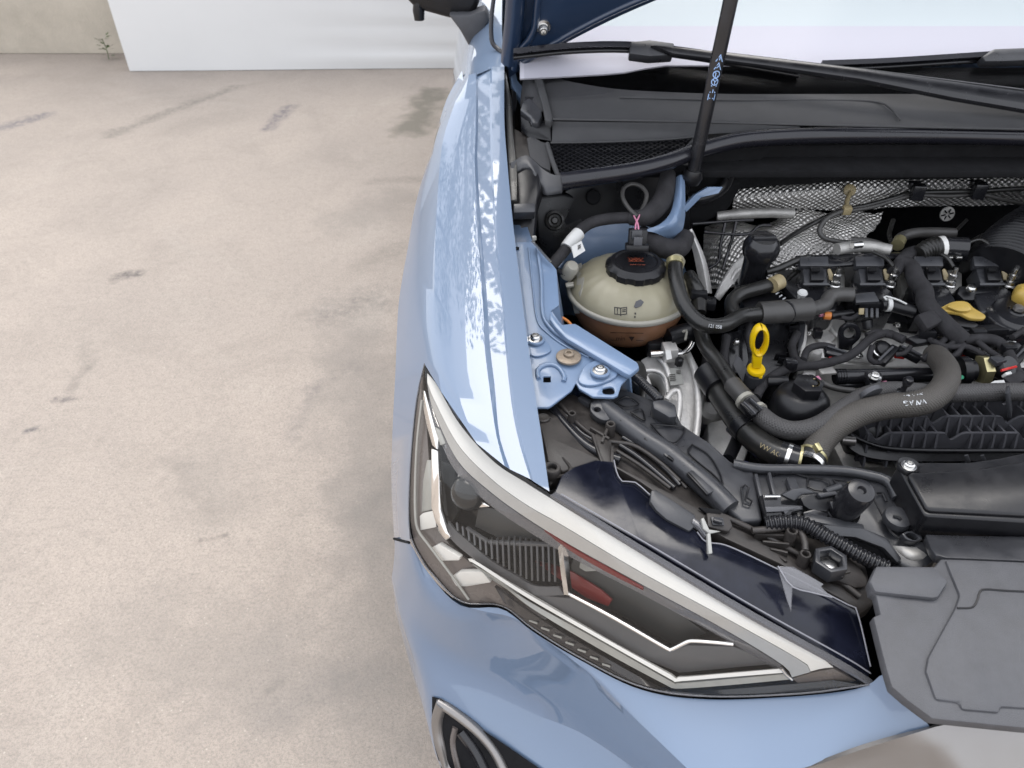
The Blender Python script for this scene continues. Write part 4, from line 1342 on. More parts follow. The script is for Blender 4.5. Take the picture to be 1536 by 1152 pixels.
bar('cover_stem', W(1186, 715, .882), W(1194, 736, .886), .010, .008, GRY, cr2, bevel=.002)
tube('fir_cap', [WL('1238,738,.879')[0], WL('1260,730,.88')[0]], .004, GRY, cr2, 8, n=3)
lb = plate('latch_box', WL('1144,741,.890 1172,741,.890 1172,756,.886 1204,758,.886 1205,764,.884 1188,768,.882 1186,774,.880 1150,776,.880'), .020, BLKG, car, .0012)
tube('latch_edge', WL('1147,744,.892 1170,744,.892', 0), .0014, STEEL, lb, 6)
plate('latch_shine', WL('1148,760,.889 1200,759,.888 1202,763,.887 1184,766,.885 1178,772,.884 1176,767,.886 1150,768,.887'), .002, GRYL, lb, .0006)
plate('latch_arm', WL('1200,746,.886 1216,742,.888 1256,738,.888 1262,744,.886 1252,752,.884 1242,768,.880 1214,764,.881 1206,758,.883'), .012, BLK, lb, .002)
plate('latch_arm', WL('1226,740,.892 1254,736,.892 1258,742,.890 1232,746,.890'), .006, GRY, lb, .0012)
plate('latch_arm', WL('1244,752,.890 1262,752,.890 1274,766,.886 1292,764,.886 1288,772,.882 1252,772,.882'), .012, BLKG, lb, .0015)
plate('latch_arm', WL('1204,768,.880 1222,762,.882 1244,770,.880 1240,780,.876 1208,780,.876'), .010, BLKG, lb, .002)
pa, pb = W(1261, 769, .872), W(1293, 735, .922)
lathe('buffer_post', pa, [(0, 0), (.0135, 0), (.0145, .004), (.0145, (pb - pa).length - .006), (.0125, (pb - pa).length - .001), (.009, (pb - pa).length), (.0045, (pb - pa).length), (.003, (pb - pa).length - .003), (0, (pb - pa).length - .003)], BLKG, (pb - pa), 28, lb)
lathe('post_cup', pa, [(.0165, -.004), (.0175, .006), (.0160, .008), (.015, .002)], BLK, (pb - pa), 24, lb)
tube('flex_conduit', WL('1148,786,.878 1176,783,.882 1206,786,.884 1235,802,.882 1262,817,.878 1292,834,.872 1330,852,.866', 0), .0070, BLKG, car, 18, ribs=(.0048, .0010), label='glossy black corrugated conduit beside the latch')
bar('conduit_duct', W(1206, 772, .880), W(1298, 792, .878), .012, .010, GRY, cr2, bevel=.003)
plate('duct_lip', WL('1232,786,.882 1296,792,.880 1330,806,.874 1354,838,.866 1348,846,.864 1326,822,.870 1284,806,.874 1256,804,.876'), .010, GRY, cr2, .002)
lathe('round_plug', W(1347, 776, .882), [(0, .003), (.009, .003), (.0125, .0015), (.0135, -.002), (.0135, -.006), (0, -.006)], GRY, (0, -.1, 1), 28, cr2)
tube('plug_slot', WL('1340,774,.8865 1348,776,.8865 1352,779,.8865', 0), .0012, BLK, cr2, 6)
plate('plug_window', WL('1336,764,.884 1350,764,.884 1350,769,.883 1336,769,.883'), .002, BLK, cr2, .0004)
rim = smooth_outline(WL('1353,800,.880 1364,796,.880 1378,800,.879 1384,808,.878 1374,813,.877 1360,809,.878'), 24)
sl_ = smooth_outline(WL('1358,801,.880 1366,799,.880 1374,802,.8795 1378,808,.879 1371,810,.8785 1362,806,.879'), 16)
plate('slot_eye', rim, .010, GRY, cr2, .001, holes=[sl_[::-1]])
loft('latch_support', [WL('1336,818,.862 1360,820,.868 1388,822,.868 1404,832,.864'), WL('1344,832,.858 1366,836,.866 1392,838,.866 1408,842,.862'), WL('1352,850,.846 1372,856,.85 1394,854,.85 1412,850,.85')], ALUD, 16, th=.004, cross=8)

# ---------------------------------------------------------------- radiator cover and air box
def flat(s, z=None):
    return WL(s, z)
rc = plate('radiator_cover', WL('1315,849,.900 1402,850,.900 1412,838,.901 1440,839,.902 1536,843,.903 1700,848,.904 2050,852,.905 2300,856,.905 2300,1120,.882 1900,1110,.882 1700,1103,.882 1536,1092,.882 1399,1078,.882 1361,1050,.884 1338,1030,.886 1330,1004,.888 1324,981,.890 1310,925,.8935 1321,921,.8935 1314,891,.8965 1307,888,.897 1304,872,.8985'), .012, GRYL, car, .0015)
plate('cover_fold', WL('1314,849,.9065 1402,850,.907 1424,872,.9045 1408,896,.9015 1400,897,.9015 1313,888,.901 1304,871,.9035'), .008, GRYL, rc, .003)
plate('cover_step', WL('1418,839,0.9040 1440,892,0.9000 1434,910,0.8990 1393,985,0.8925 1389,1006,0.8905 1404,1049,0.8870 1440,1053,0.8870 1443,1064,0.8860 1500,1069,0.8860 1502,1060,0.8865 1600,1066,0.8865 1900,1075,0.8865 2200,1085,0.8865 2200,856,0.9050 1700,850,0.9050 1536,845,0.9050'), .010, GRYL, rc, .0025)
tube('pressed_line', WL('1436,912,0.8993 1458,911,0.8993 1466,900,0.9003 1470,888,0.9013 1480,884,0.9018 1536,887,0.9018 1700,890,0.9018'), .0008, BLK, rc, 6, n=70)
tube('pressed_line', WL('1331,1003,0.8853 1396,1044,0.8813'), .0010, BLK, rc, 6)
plate('cover_back_panel', WL('1388,801,.888 1450,803,.889 1536,804,.89 1700,806,.89 2200,812,.892 2200,852,.90 1700,846,.899 1536,841,.898 1420,836,.896 1404,832,.894 1396,822,.892'), .010, GRY, car, .0015)
ab_top = WL('1346,699,.912 1351,694,.913 1385,693,.914 1452,693,.915 1496,687,.916 1536,679,.917 1620,664,.918 2100,655,.918 2100,806,.910 1536,783,.910 1391,774,.909 1384,769,.909')
ab = plate('air_duct_box', ab_top, .050, BLK, car, .004, 3, label='black lidded air duct box with one corner screw')
plate('duct_lid', WL('1362,711,.9185 1368,708,.919 1452,704,.920 1496,698,.921 1540,690,.922 2090,670,.922 2090,790,.915 1536,772,.915 1398,765,.914 1389,762,.914'), .006, BLK, ab, .003, 3)
bolt(W(1363, 699, .917), .0052, STEEL, ab)
lathe('screw_pocket', W(1363, 699, .915), [(.008, 0), (.0105, .0022), (.0115, .0005), (.0115, -.003), (0, -.003)], BLK, (0, 0, 1), 24, ab)

# ================================================================ engine bay: shell
box('bay_floor', (XC, .80, .34), (1.44, .95, .03), VOID, bevel=.004)
box('bulkhead', (XC, 1.40, .66), (1.46, .03, .78), BLKM, bevel=.004)
box('bay_side', (.02, 1.02, .57), (.03, .66, .50), BLKM, bevel=.004)
box('bay_side', (1.48, 1.02, .57), (.03, .66, .50), BLKM, bevel=.004)
box('radiator', (XC, .50, .58), (1.0, .05, .46), BLKM, bevel=.004)
plate('cowl_underside', [Vector((.02, 1.10, .985)), Vector((1.48, 1.10, .985)), Vector((1.48, 1.42, 1.0)), Vector((.02, 1.42, 1.0))], .012, BLKM, car, .002)

# --- blue inner wing (apron)
ap_pts = SL('762,250 768,364 800,364 826,393 835,404 839,457 826,466 840,486 862,500 905,528 946,556 945,563 932,577 927,593 920,596 889,595 869,583 864,574 858,585 827,609 822,611 800,611 790,540 775,430', -.045)
sq = SL('815,564 826,564 826,573 815,573', -.045)
sl2 = smooth_outline(SL('904,582 918,580 922,587 919,591 905,590', -.045), 16)
apron = plate('inner_wing', ap_pts, .004, APRON, car, .0012, holes=[sq, sl2], label='light blue painted inner wing panel with bolts and square hole')
plate('wing_flange', SL('826,466 840,486 863,484 957,543 960,551 945,563 938,560 850,508 832,490 824,478', -.033), .009, APRON, apron, .003)
tube('pressed_ridge', SL('806,372 812,420 814,470 826,492 846,508 900,540 938,563', -.0425), .0026, APRON, apron, 10)
tube('pressed_ridge', SL('793,372 799,430 806,480 822,500 850,520 884,536', -.0440), .0014, APRON, apron, 8)
tube('pressed_dish', smooth_outline(SL('808,568 806,556 815,548 830,547 842,556 845,572', -.044), 20)[:15], .0030, APRON, apron, 8)
plate('pressed_pad', smooth_outline(SL('880,546 900,538 918,546 926,562 905,574 884,578 868,572 872,556', -.041), 30), .004, APRON, apron, .0015)
plate('pressed_pad', smooth_outline(SL('790,512 806,506 822,514 826,526 808,534 794,530', -.042), 24), .003, APRON, apron, .001)
bolt(S(803, 508, -.040), .0062, STEEL, apron, washer=.0115, wm=APRON)
bolt(S(853, 534, -.041), .0062, RUSTW, apron, washer=.0150, wm=RUSTW)
bolt(S(900, 556, -.036), .0062, STEEL, apron, washer=.0115, wm=APRON)
lathe('round_hole', S(775, 372, -.0435), [(.0, .0004), (.0035, .0004), (.0035, -.002), (0, -.002)], BLKM, (0, 0, 1), 14, apron)
aw = [S(x, y, -.047) for x, y in pp('800,366 826,394 835,405 839,457 827,466 841,486 862,501 905,529 946,557')]
loft('apron_wall', [aw, [p + Vector((.012, .0, -.07)) for p in aw], [p + Vector((.018, 0, -.15)) for p in aw]], APRON, 40, th=.003, straight=True)
# strut tower and blue flange behind the tank
loft('strut_tower', [WL('836,400,.86 870,352,.89 905,338,.90 960,338,.90 1015,352,.90'), WL('838,430,.80 870,400,.84 920,380,.86 980,380,.86 1020,380,.86'), WL('842,470,.72 880,470,.74 940,460,.74 1000,460,.74 1040,440,.74')], APRON, 24, th=.004, cross=12)
loft('tower_flange', [WL('1014,266,.985 1012,290,.975 1006,318,.962 990,336,.952 964,346,.944'),
                      WL('1021,262,.99 1020,290,.98 1018,318,.965 1008,338,.952 985,350,.94'),
                      WL('1027,266,.985 1028,300,.97 1027,330,.945 1020,352,.925 1000,362,.918')], APRON, 26, th=.004, cross=10)
plate('tower_top', WL('1026,310,.95 1042,292,.955 1062,280,.958 1085,280,.958 1078,290,.95 1052,296,.945 1030,318,.94'), .006, APRON, car, .001)

# --- black foam and trims in the corner behind
plate('bulkhead_foam', YL('1040,240,1.13 1060,222,1.13 1160,218,1.14 1536,216,1.14 2000,216,1.14 2000,275,1.17 1536,268,1.17 1300,272,1.17 1110,284,1.17 1095,312,1.16 1080,324,1.15 1032,345,1.13 1026,320,1.12 1030,270,1.12'), .03, BLKM, car, .005, dirn=(0, 1, 0))
tube('foam_edge', YL('1030,300,1.115 1060,295,1.12 1085,280,1.125 1096,252,1.125'), .010, BLK, car, 10)
plate('scuttle_wall', YL('800,292,1.10 846,288,1.10 885,270,1.10 960,262,1.12 1035,240,1.12 1035,345,1.12 960,350,1.10 860,392,1.06 832,402,1.05 808,390,1.06'), .02, BLK, car, .003, dirn=(0, 1, 0))
gp = WY(832, 331, 1.062)
lathe('grommet', gp, [(0, .006), (.004, .006), (.006, .002), (.0095, .003), (.0115, .006), (.0145, .005), (.0155, 0), (.0155, -.006), (0, -.006)], RUB, (0, -.85, .5), 32, car)
plate('corner_panel', YL('802,296,1.075 845,291,1.09 880,300,1.10 884,345,1.09 862,392,1.06 835,401,1.05 810,388,1.055'), .015, BLK, car, .004, dirn=(0, 1, 0))
lathe('panel_hole', WY(890, 296, 1.086), [(0, .001), (.010, .001), (.012, -.002), (0, -.002)], BLKM, (0, -1, .4), 24, car)
blk = plate('corner_block', WL('770,262,1.01 790,252,1.015 808,258,1.012 812,282,1.0 806,300,.99 803,330,.97 800,360,.95 770,362,.95'), .03, BLK, car, .003)
plate('block_step', WL('770,305,.998 803,304,.998 803,318,.99 770,319,.99'), .02, GRY, blk, .002)
tube('clip_wire', SL('798,362,-.03 806,370,-.032 816,382,-.035 826,393,-.038'), .0018, STEEL, car, 6)
box('wire_clip', S(801, 357, -.026), (.006, .005, .006), LAMPG, car, (0, 0, 20), .001)
plate('wing_gap_trim', WL('758,104,1.05 768,150,1.04 770,200,1.03 775,250,1.02 776,300,1.0 764,300,1.0 760,200,1.03 757,150,1.04'), .02, RUB, car, .002)

# --- scuttle (cowl) panel
cowl = loft('scuttle_panel', [
    WL('808,108,1.067 850,121,1.067 920,133,1.067 1000,138,1.066 1100,141,1.066 1250,141,1.066 1400,141,1.066 1536,141,1.066 1800,143,1.066 2200,148,1.066'),
    WL('818,140,1.058 860,145,1.058 920,150,1.058 1000,154,1.057 1100,156,1.057 1250,158,1.057 1400,160,1.057 1536,162,1.057 1800,165,1.057 2200,170,1.057'),
    WL('828,176,1.047 870,178,1.047 920,179,1.047 1000,180,1.047 1100,182,1.047 1250,187,1.046 1400,190,1.046 1536,193,1.046 1800,198,1.046 2200,204,1.046'),
    WL('829,180,1.044 870,181,1.044 920,182,1.044 1000,183,1.044 1100,185,1.044 1250,190,1.043 1400,193,1.043 1536,196,1.043 1800,201,1.043 2200,207,1.043')], COWLM, 60, th=.004, label='long grey textured scuttle panel below the windscreen')
loft('scuttle_step', [WL('829,182,1.043 900,183,1.043 1000,184,1.043 1080,185,1.043 1200,190,1.042', 0), WL('828,212,1.024 900,211,1.024 1000,207,1.026 1080,200,1.030 1200,197,1.036', 0)], COWLM, 30, cowl, th=.003)
tube('step_edge', WL('826,214,1.026 900,213,1.026 1000,209,1.028 1060,203,1.031', 0), .0018, COWLM, cowl, 6)
tube('panel_seam', WL('930,146,1.061 1090,150,1.061 1220,150,1.061 1310,152,1.061 1335,162,1.059 1350,180,1.052'), .0016, COWLM, cowl, 6, n=40)
tube('panel_bead', WL('829,179,1.0495 1000,182,1.0495 1250,188,1.0485 1536,194,1.0485 2000,203,1.0485'), .0018, COWLM, cowl, 6, n=60)
plate('scuttle_end', WL('806,106,1.075 812,112,1.075 820,140,1.064 829,176,1.052 826,182,1.050 818,180,1.05 812,150,1.06 802,118,1.072'), .012, COWLM, cowl, .002)
loft('hinge_cowl', [WL('786,112,1.060 800,108,1.068 806,108,1.07'), WL('782,136,1.045 796,130,1.06 812,138,1.06'), WL('780,160,1.030 796,156,1.048 820,172,1.048')], COWLM, 12, cowl, th=.003, cross=10)
wd = plate('hinge_cover', WL('784,152,1.058 793,146,1.060 800,150,1.06 812,164,1.056 813,172,1.052 807,184,1.046 798,184,1.046 795,176,1.05 780,164,1.053'), .014, GRY, car, .003)
plate('cover_tab', WL('796,182,1.046 807,182,1.046 806,187,1.042 797,187,1.042'), .006, GRYL, wd, .001)
plate('end_cap', WL('780,166,1.046 794,178,1.044 798,188,1.040 808,186,1.040 812,180,1.042 829,182,1.040 828,212,1.02 792,206,1.02 780,196,1.024'), .03, BLK, car, .003)
plate('scuttle_trough', WL('768,190,1.02 792,204,1.018 796,240,1.01 790,234,1.01 770,240,1.01'), .02, DUSTY, car, .002)
plate('trough_bracket', WL('790,206,1.022 800,204,1.024 812,212,1.022 826,216,1.020 826,256,1.004 812,250,1.006 794,234,1.012'), .012, COWLM, car, .002)
cb = loft('corner_trim', [WL('766,244,1.020 788,233,1.026 800,240,1.022 815,254,1.014 830,262,1.010 845,263,1.010'), WL('768,262,1.006 790,250,1.016 802,262,1.010 812,276,1.0 820,284,.996 844,282,.998'), WL('770,268,.998 790,260,1.004 802,276,.996 812,288,.99 820,293,.988 843,290,.990')], GRY, 24, car, th=.005, cross=8)
# grille mesh in the scuttle: crossing bars over a dark well
poly = pp('822,217 960,211 1042,206 1020,226 960,244 880,260 838,264')
def inside(x, y):
    c_ = False
    for i in range(len(poly)):
        x0, y0 = poly[i][:2]; x1, y1 = poly[i - 1][:2]
        if (y0 > y) != (y1 > y) and x < (x1 - x0) * (y - y0) / (y1 - y0) + x0: c_ = not c_
    return c_
def mz(y): return 1.022 - (y - 206) / 58 * .020
shp = []
for fam in (0, 1):
    k = 700
    while k < 1200:
        seg_, run = [], []
        for s in range(0, 61):
            y = 205 + s
            x = k + (s * 2.0 if fam == 0 else -s * 2.0) 
            if inside(x, y): run.append((x, y))
            elif run: seg_.append(run); run = []
        if run: seg_.append(run)
        for r_ in seg_:
            if len(r_) > 2:
                a, b = r_[0], r_[-1]
                A, B = W(*a, mz(a[1])), W(*b, mz(b[1]))
                d = B - A; sd_ = d.cross(Vector((0, 0, 1))).normalized()
                shp.append(boxv((A + B) / 2, d, sd_ * .0021, Vector((0, 0, .004))))
        k += 11.5
gm_ = multi('scuttle_grille', shp, BLK, car)
gm_['kind'] = 'stuff'
plate('grille_well', [W(x, y, mz(y) - .012) for x, y in poly], .004, BLKM, car, 0)
tube('grille_rim', [W(x, y, mz(y) + .002) for x, y in pp('838,266 880,262 960,246 1020,228 1044,206')], .003, COWLM, car, 8)
tube('grille_rim', [W(x, y, mz(y) + .002) for x, y in pp('821,216 828,240 838,266')], .004, COWLM, car, 8)
# rubber seal along the scuttle front
seal = tube('scuttle_seal', WL('842,272,1.008 885,266,1.012 950,256,1.014 1000,243,1.016 1040,228,1.018 1100,212,1.024 1160,206,1.028 1250,203,1.030 1400,203,1.030 1536,206,1.030 1800,212,1.03 2200,222,1.03'), .0125, SEAL, car, 16, n=90)
tube('seal_lip', WL('845,264,1.014 885,258,1.018 950,248,1.021 1000,236,1.023 1040,221,1.026 1100,204,1.033 1160,198,1.037 1250,195,1.039 1400,195,1.039 1536,198,1.039 1800,204,1.039'), .0042, SEAL, car, 8, n=70)

# ================================================================ coolant tank
tc_ = W(943, 436, .872)                            # centre at the seam
TR = .0868
def TP(px, py):                                    # a photo pixel on the tank's skin
    d = ray(px, py).normalized()
    best = None
    o = EYE - tc_
    hgt = .043 if py < 486 else .078
    tr = TR if py < 486 else TR * 1.045
    hgt = hgt if py < 486 else hgt * 1.045
    q = Vector((1, 1, tr / hgt))
    od = Vector((o.x, o.y, o.z * q.z)); dd = Vector((d.x, d.y, d.z * q.z))
    a, b, c_ = dd.dot(dd), 2 * od.dot(dd), od.dot(od) - tr * tr
    disc = max(0, b * b - 4 * a * c_)
    t = (-b - math.sqrt(disc)) / (2 * a)
    return EYE + d * (t - .0009)
def ell(h, n=12, r0=1.0):
    return [(TR * r0 * math.cos(R(90 * i / n)), h * math.sin(R(90 * i / n))) for i in range(n + 1)]
up_prof = [(r_, z_) for r_, z_ in ell(.043) if r_ > .036] + [(.036, .039), (.036, .042), (.034, .043), (0, .043)]
tank = lathe('coolant_tank', tc_, [(TR, -.001)] + up_prof, TANKU, (0, 0, 1), 96, car, 45, wob=lambda a, h: 1 + (.012 * math.cos(a * 22) if .016 < h < .038 else 0), label='translucent cream coolant tank half full of pink coolant')
low = [(TR * .985 * math.cos(R(80 * i / 12)) ** .8, -.078 * math.sin(R(80 * i / 12))) for i in range(13)]
lathe('tank_bottom', tc_, [(TR * .985, .0)] + low + [(0, -.0775)], TANKL, (0, 0, 1), 64, tank, 45)
lathe('tank_seam', tc_, [(TR * .97, .004), (TR + .0025, .0042), (TR + .0042, .0025), (TR + .0042, -.0025), (TR + .0025, -.0042), (TR * .97, -.004)], TANKS, (0, 0, 1), 80, tank, 50)
cap_c = tc_ + Vector((.005, -.005, .035))
lathe('tank_cap', cap_c, [(.0, .0165), (.029, .0165), (.031, .018), (.035, .018), (.0375, .016), (.0430, .011), (.0430, .002), (.041, 0), (0, 0)], BLK, (0, 0, 1), 96, tank, 30, wob=lambda a, h: 1 if h > .0155 or h < .001 else 1 - .045 * (1 if math.cos(a * 10) > .35 else 0))
capz = cap_c + Vector((0, -.001, .0172))
wav = []
for sx in (-.007, .0, .007):
    wav.append([(sx * 1.0, -.001), (sx * 1.2 - .0012, .0015), (sx * 1.35 + .0012, .004), (sx * 1.5, .0065)])
for sx in (-.0035, .0035):
    wav.append([(sx - .003, -.001), (sx + .003, .0065)]); wav.append([(sx + .003, -.001), (sx - .003, .0065)])
wav.append([(-.0105, -.003), (.0105, -.003)])
printed('cap_symbol', strokes(wav, .0011), plane_map(capz + Vector((0, .004, 0)), (1, 0, 0), (0, 1, 0)), PRINTR, tank)
printed('cap_lettering', text_mesh('MAX 1,4 bar', .0042), plane_map(capz + Vector((.001, -.009, 0)), (1, 0, 0), (0, 1, 0)), PRINTR, tank)
def tank_pix(cx, cy, k=1.0, lift=0):
    return lambda u, v: TP(cx + u * k, cy - v * k)
book = [[(-9, -5), (-9, 5), (-1, 4), (0, 3), (1, 4), (9, 5), (9, -5), (1, -6), (0, -7), (-1, -6), (-9, -5)], [(0, 3), (0, -7)], [(-5, 3), (-5, -1)], [(-5, -3), (-5, -3.6)], [(3, 1), (7, 1.5)], [(3, -1.5), (7, -1)]]
printed('book_symbol', strokes(book, 1.4), tank_pix(931, 466), PRINTK, tank)
printed('drop_mark', strokes([[(0, 0), (0, -.8)], [(-.6, -5), (-.6, -5.8)]], 2.2), tank_pix(953, 470), PRINTK, tank)
plate('level_sensor_mark', [TP(x, y) for x, y in pp('951,460 954,452 961,449 966,453 962,459 954,462')], .001, GRYL, tank, 0)
printed('min_lettering', text_mesh('min', 9.5), tank_pix(931, 508), PRINTN, tank)
printed('min_mark', ([(0, 0), (9, 0), (4.5, -7)], [(0, 1, 2)]), tank_pix(943, 505), PRINTN, tank)
printed('level_line', strokes([[(-24, 0), (25, -1)]], .9), tank_pix(940, 499), PRINTN, tank)
printed('level_line', strokes([[(-24, 0), (-14, -.5)], [(14, -.5), (25, -1)]], .8), tank_pix(940, 510), PRINTN, tank)
lathe('tank_lug', W(855, 405, .905), [(0, .012), (.008, .012), (.011, .008), (.011, -.012), (0, -.012)], TANKS, (.3, -.4, .9), 24, tank)
loft('tank_rib', [[TP(858, 400), TP(866, 420), TP(858, 446), TP(862, 470)], [TP(872, 394), TP(876, 418), TP(870, 445), TP(872, 470)]], TANKS, 12, tank, th=.004)
plate('tank_tab', WL('848,424,.89 860,422,.892 861,428,.89 849,430,.888'), .004, TANKS, tank, .001)
lathe('hose_neck', W(1014, 395, .915), [(0, .010), (.009, .010), (.012, .006), (.012, -.014), (0, -.014)], TANKU, (.1, -.2, 1), 24, tank)
conn = box('tank_connector', W(956, 360, .948), (.026, .014, .032), BLK, tank, (-14, 0, -2), .002)
box('connector_latch', W(955, 352, .960), (.015, .008, .014), GRY, tank, (-14, 0, -2), .0015)
box('connector_window', W(957, 362, .957), (.012, .003, .012), GRYL, tank, (-14, 0, -2), .001)
box('connector_foot', W(955, 371, .940), (.032, .018, .010), BLK, tank, (-14, 0, -2), .0015)
for k, (m_, s) in enumerate(((WIREP, '953,346,.965 954,335,.968 958,326,.968 960,320,.967'), (WIREP, '958,346,.965 957,336,.968 953,328,.968 950,322,.967'))):
    tube('sensor_wire', WL(s), .0012, m_, car, 6)
tube('loop_wire', WL('956,325,.967 943,312,.972 934,296,.98 936,282,.985 948,276,.988 962,280,.986 970,292,.98 966,308,.972 958,322,.967'), .0032, RUBG, car, 8)
# taped harness round the tank
tube('wing_harness', WL('826,400,.915 842,382,.925 858,362,.935 872,344,.945 890,333,.95 915,328,.955 945,326,.958'), .0085, TAPE, car, 12)
tube('harness_sleeve', WL('850,372,.931 858,361,.937 868,350,.942'), .0100, WHT, car, 12)
plate('harness_tag', WL('857,370,.944 872,361,.946 878,376,.936 861,387,.932'), .001, WHT, car, 0)
tagm = plane_map(W(868, 371, .9415), W(874, 368, .9435) - W(866, 372, .9405), Vector((0, .006, .004)))
printed('tag_code', strokes([[(-.3 + .2 * i, -.4), (-.3 + .2 * i, .5)] for i in range(4)] + [[(-.4, .3), (.4, .3)], [(-.4, -.1), (.4, -.1)]], .11), tagm, PRINTK, car)
tube('tower_harness', WL('945,326,.958 965,326,.96 985,312,.965 995,296,.972 1000,276,.98 1002,262,.985'), [.011, .014, .015, .014, .012], TAPE, car, 12)
tube('tower_harness', WL('960,348,.93 975,360,.925 995,372,.92 1018,372,.915 1028,355,.92'), [.012, .015, .016, .014], TAPE, car, 12)
tube('gold_pipe', WL('996,280,.97 1000,268,.976 1004,258,.98'), .004, BRASS, car, 8)
tube('brown_wire', WL('828,470,.895 840,475,.89 852,482,.885 858,490,.88'), .0022, WIREO, car, 8)
tube('clip_bracket', WL('838,406,.90 850,412,.90'), .004, GRYL, car, 8)

# ================================================================ heat shield, pipes at the bulkhead
hs1 = loft('heat_shield', [
    YL('1104,286,1.20 1200,276,1.20 1300,269,1.20 1400,266,1.20 1536,263,1.20 1800,262,1.2'),
    YL('1100,300,1.185 1200,291,1.18 1300,285,1.18 1400,283,1.18 1536,281,1.18 1800,281,1.18'),
    YL('1098,314,1.20 1200,312,1.20 1262,314,1.20 1330,310,1.2 1400,308,1.20 1536,306,1.20 1800,306,1.2')], SHIELD, 80, car, th=.002, cross=14, uv=True, label='embossed silver heat shield band across the bulkhead')
hs2 = loft('heat_shield', [
    YL('1058,342,1.20 1085,334,1.20 1120,335,1.20 1150,338,1.20 1190,316,1.20 1250,318,1.20 1322,318,1.20'),
    YL('1056,362,1.17 1085,352,1.15 1120,352,1.14 1150,352,1.15 1190,340,1.15 1250,338,1.16 1316,334,1.17'),
    YL('1056,392,1.15 1085,386,1.12 1120,380,1.10 1150,376,1.10 1190,370,1.10 1250,362,1.11 1298,360,1.13'),
    YL('1060,430,1.12 1085,432,1.09 1120,430,1.07 1160,424,1.07 1200,412,1.07 1240,400,1.09 1280,392,1.11')], SHIELD, 70, car, th=.002, cross=26, uv=True, label='crumpled embossed silver heat shield behind the engine')
from mathutils import noise as mnoise
for o_, amp in ((hs2, .010), (hs1, .0035)):
    for v_ in o_.data.vertices:
        p_ = (v_.co + PW[o_]) * 26
        v_.co.y += amp * mnoise.noise(p_) + amp * .5 * mnoise.noise(p_ * 2.7)
        v_.co.z += amp * .6 * mnoise.noise(p_ + Vector((7, 3, 1)))
tube('bulkhead_pipe', YL('1075,325,1.15 1110,321,1.15 1150,319,1.15 1190,320,1.15'), .0085, ALUD, car, 12)
for s in ('1088,332,1.13 1084,352,1.12 1080,372,1.11 1078,392,1.10 1062,404,1.09', '1104,332,1.13 1100,352,1.12 1092,378,1.11 1084,404,1.09', '1038,336,1.11 1064,334,1.12 1100,331,1.13 1130,330,1.13', '1056,348,1.12 1090,351,1.12 1122,351,1.12 1134,342,1.13 1142,338,1.13 1156,338,1.13'):
    tube('brake_pipe', YL(s), .0028, BLKG, car, 8)
plate('silver_bracket', YL('1124,402,1.05 1140,388,1.05 1115,384,1.05 1100,396,1.05 1082,424,1.03 1072,446,1.01 1080,452,1.01 1096,430,1.02'), .006, ALU, car, .002, dirn=(0, 1, -.3))
tube('silver_bracket', YL('1098,420,1.03 1106,406,1.04 1116,400,1.05 1126,402,1.05'), .0045, ALU, car, 10)
loft('gearbox_casing', [YL('1030,346,1.07 1040,380,1.05 1046,410,1.03 1054,440,1.01'), YL('1036,344,1.06 1050,380,1.04 1058,410,1.02 1062,440,1.0'), YL('1040,346,1.07 1056,382,1.05 1064,412,1.03 1068,440,1.01')], ALU, 16, car, th=.006, cross=8)
lathe('shield_stud', YL('1275,285,1.17')[0], [(0, .004), (.005, .004), (.010, .001), (.0105, -.002), (0, -.002)], OCH, (0, -.8, .6), 20, car)
tube('stud_stem', YL('1276,288,1.165 1271,300,1.15 1270,310,1.14'), .004, OCH, car, 8)
box('stud_clip', WY(1270, 315, 1.13), (.014, .012, .014), OCH, car, (10, 0, 0), .002)
tube('bulkhead_cable', YL('1170,366,1.06 1190,352,1.09 1220,335,1.12 1262,316,1.135 1300,308,1.14 1340,297,1.145 1372,289,1.15 1462,287,1.15 1536,283,1.15 1700,280,1.15'), .0042, RUB, car, 10)
tube('bulkhead_cable', YL('1262,318,1.13 1310,310,1.138 1345,299,1.142 1372,293,1.146 1420,294,1.15 1470,292,1.15 1500,298,1.15 1536,306,1.15'), .0036, RUBG, car, 10)
for px, py in ((1376, 288), (1468, 286)):
    b_ = box('cable_clip', WY(px, py, 1.14), (.020, .016, .026), BLKG, car, (0, 0, -6), .002)
    box('clip_head', WY(px - 4, py - 10, 1.15), (.018, .012, .012), BLK, b_, (0, 0, -6), .002)
tube('grey_cable', YL('1264,316,1.13 1240,328,1.12 1229,345,1.11 1236,357,1.10 1255,362,1.09 1272,364,1.08 1290,366,1.07'), .0042, RUBG, car, 10)
tube('grey_cable', YL('1276,360,1.07 1300,362,1.06 1322,368,1.05 1336,378,1.04'), .0055, RUBG, car, 10)
lathe('star_washer', WY(1421, 321, 1.16), [(0, .001), (.012, .001), (.0125, -.001), (0, -.001)], ALUD, (0, -1, .25), 24, car)
for k in range(6):
    a = R(60 * k + 15)
    c_ = WY(1421, 321, 1.1585)
    box('washer_slot', c_ + Vector((math.cos(a) * .0065, -.001, math.sin(a) * .0065)), (.0065, .0018, .002), BLKM, car, (0, -60 * k - 15, 0), .0002)
tube('breather_pipe', YL('1345,366,1.06 1352,356,1.08 1372,350,1.09 1400,349,1.10 1432,350,1.10'), .0085, RUBG, car, 12)
tube('breather_clamp', YL('1346,368,1.055 1350,360,1.07'), .0098, BRASS, car, 14)
tube('ribbed_boot', WL('1378,382,.89 1392,374,.895 1406,371,.897'), [.012, .0165], RUB, car, 18, ribs=(.0055, .0012))
tube('cream_ring', WL('1407,371,.897 1415,370,.898'), .0168, LAMPW, car, 20)
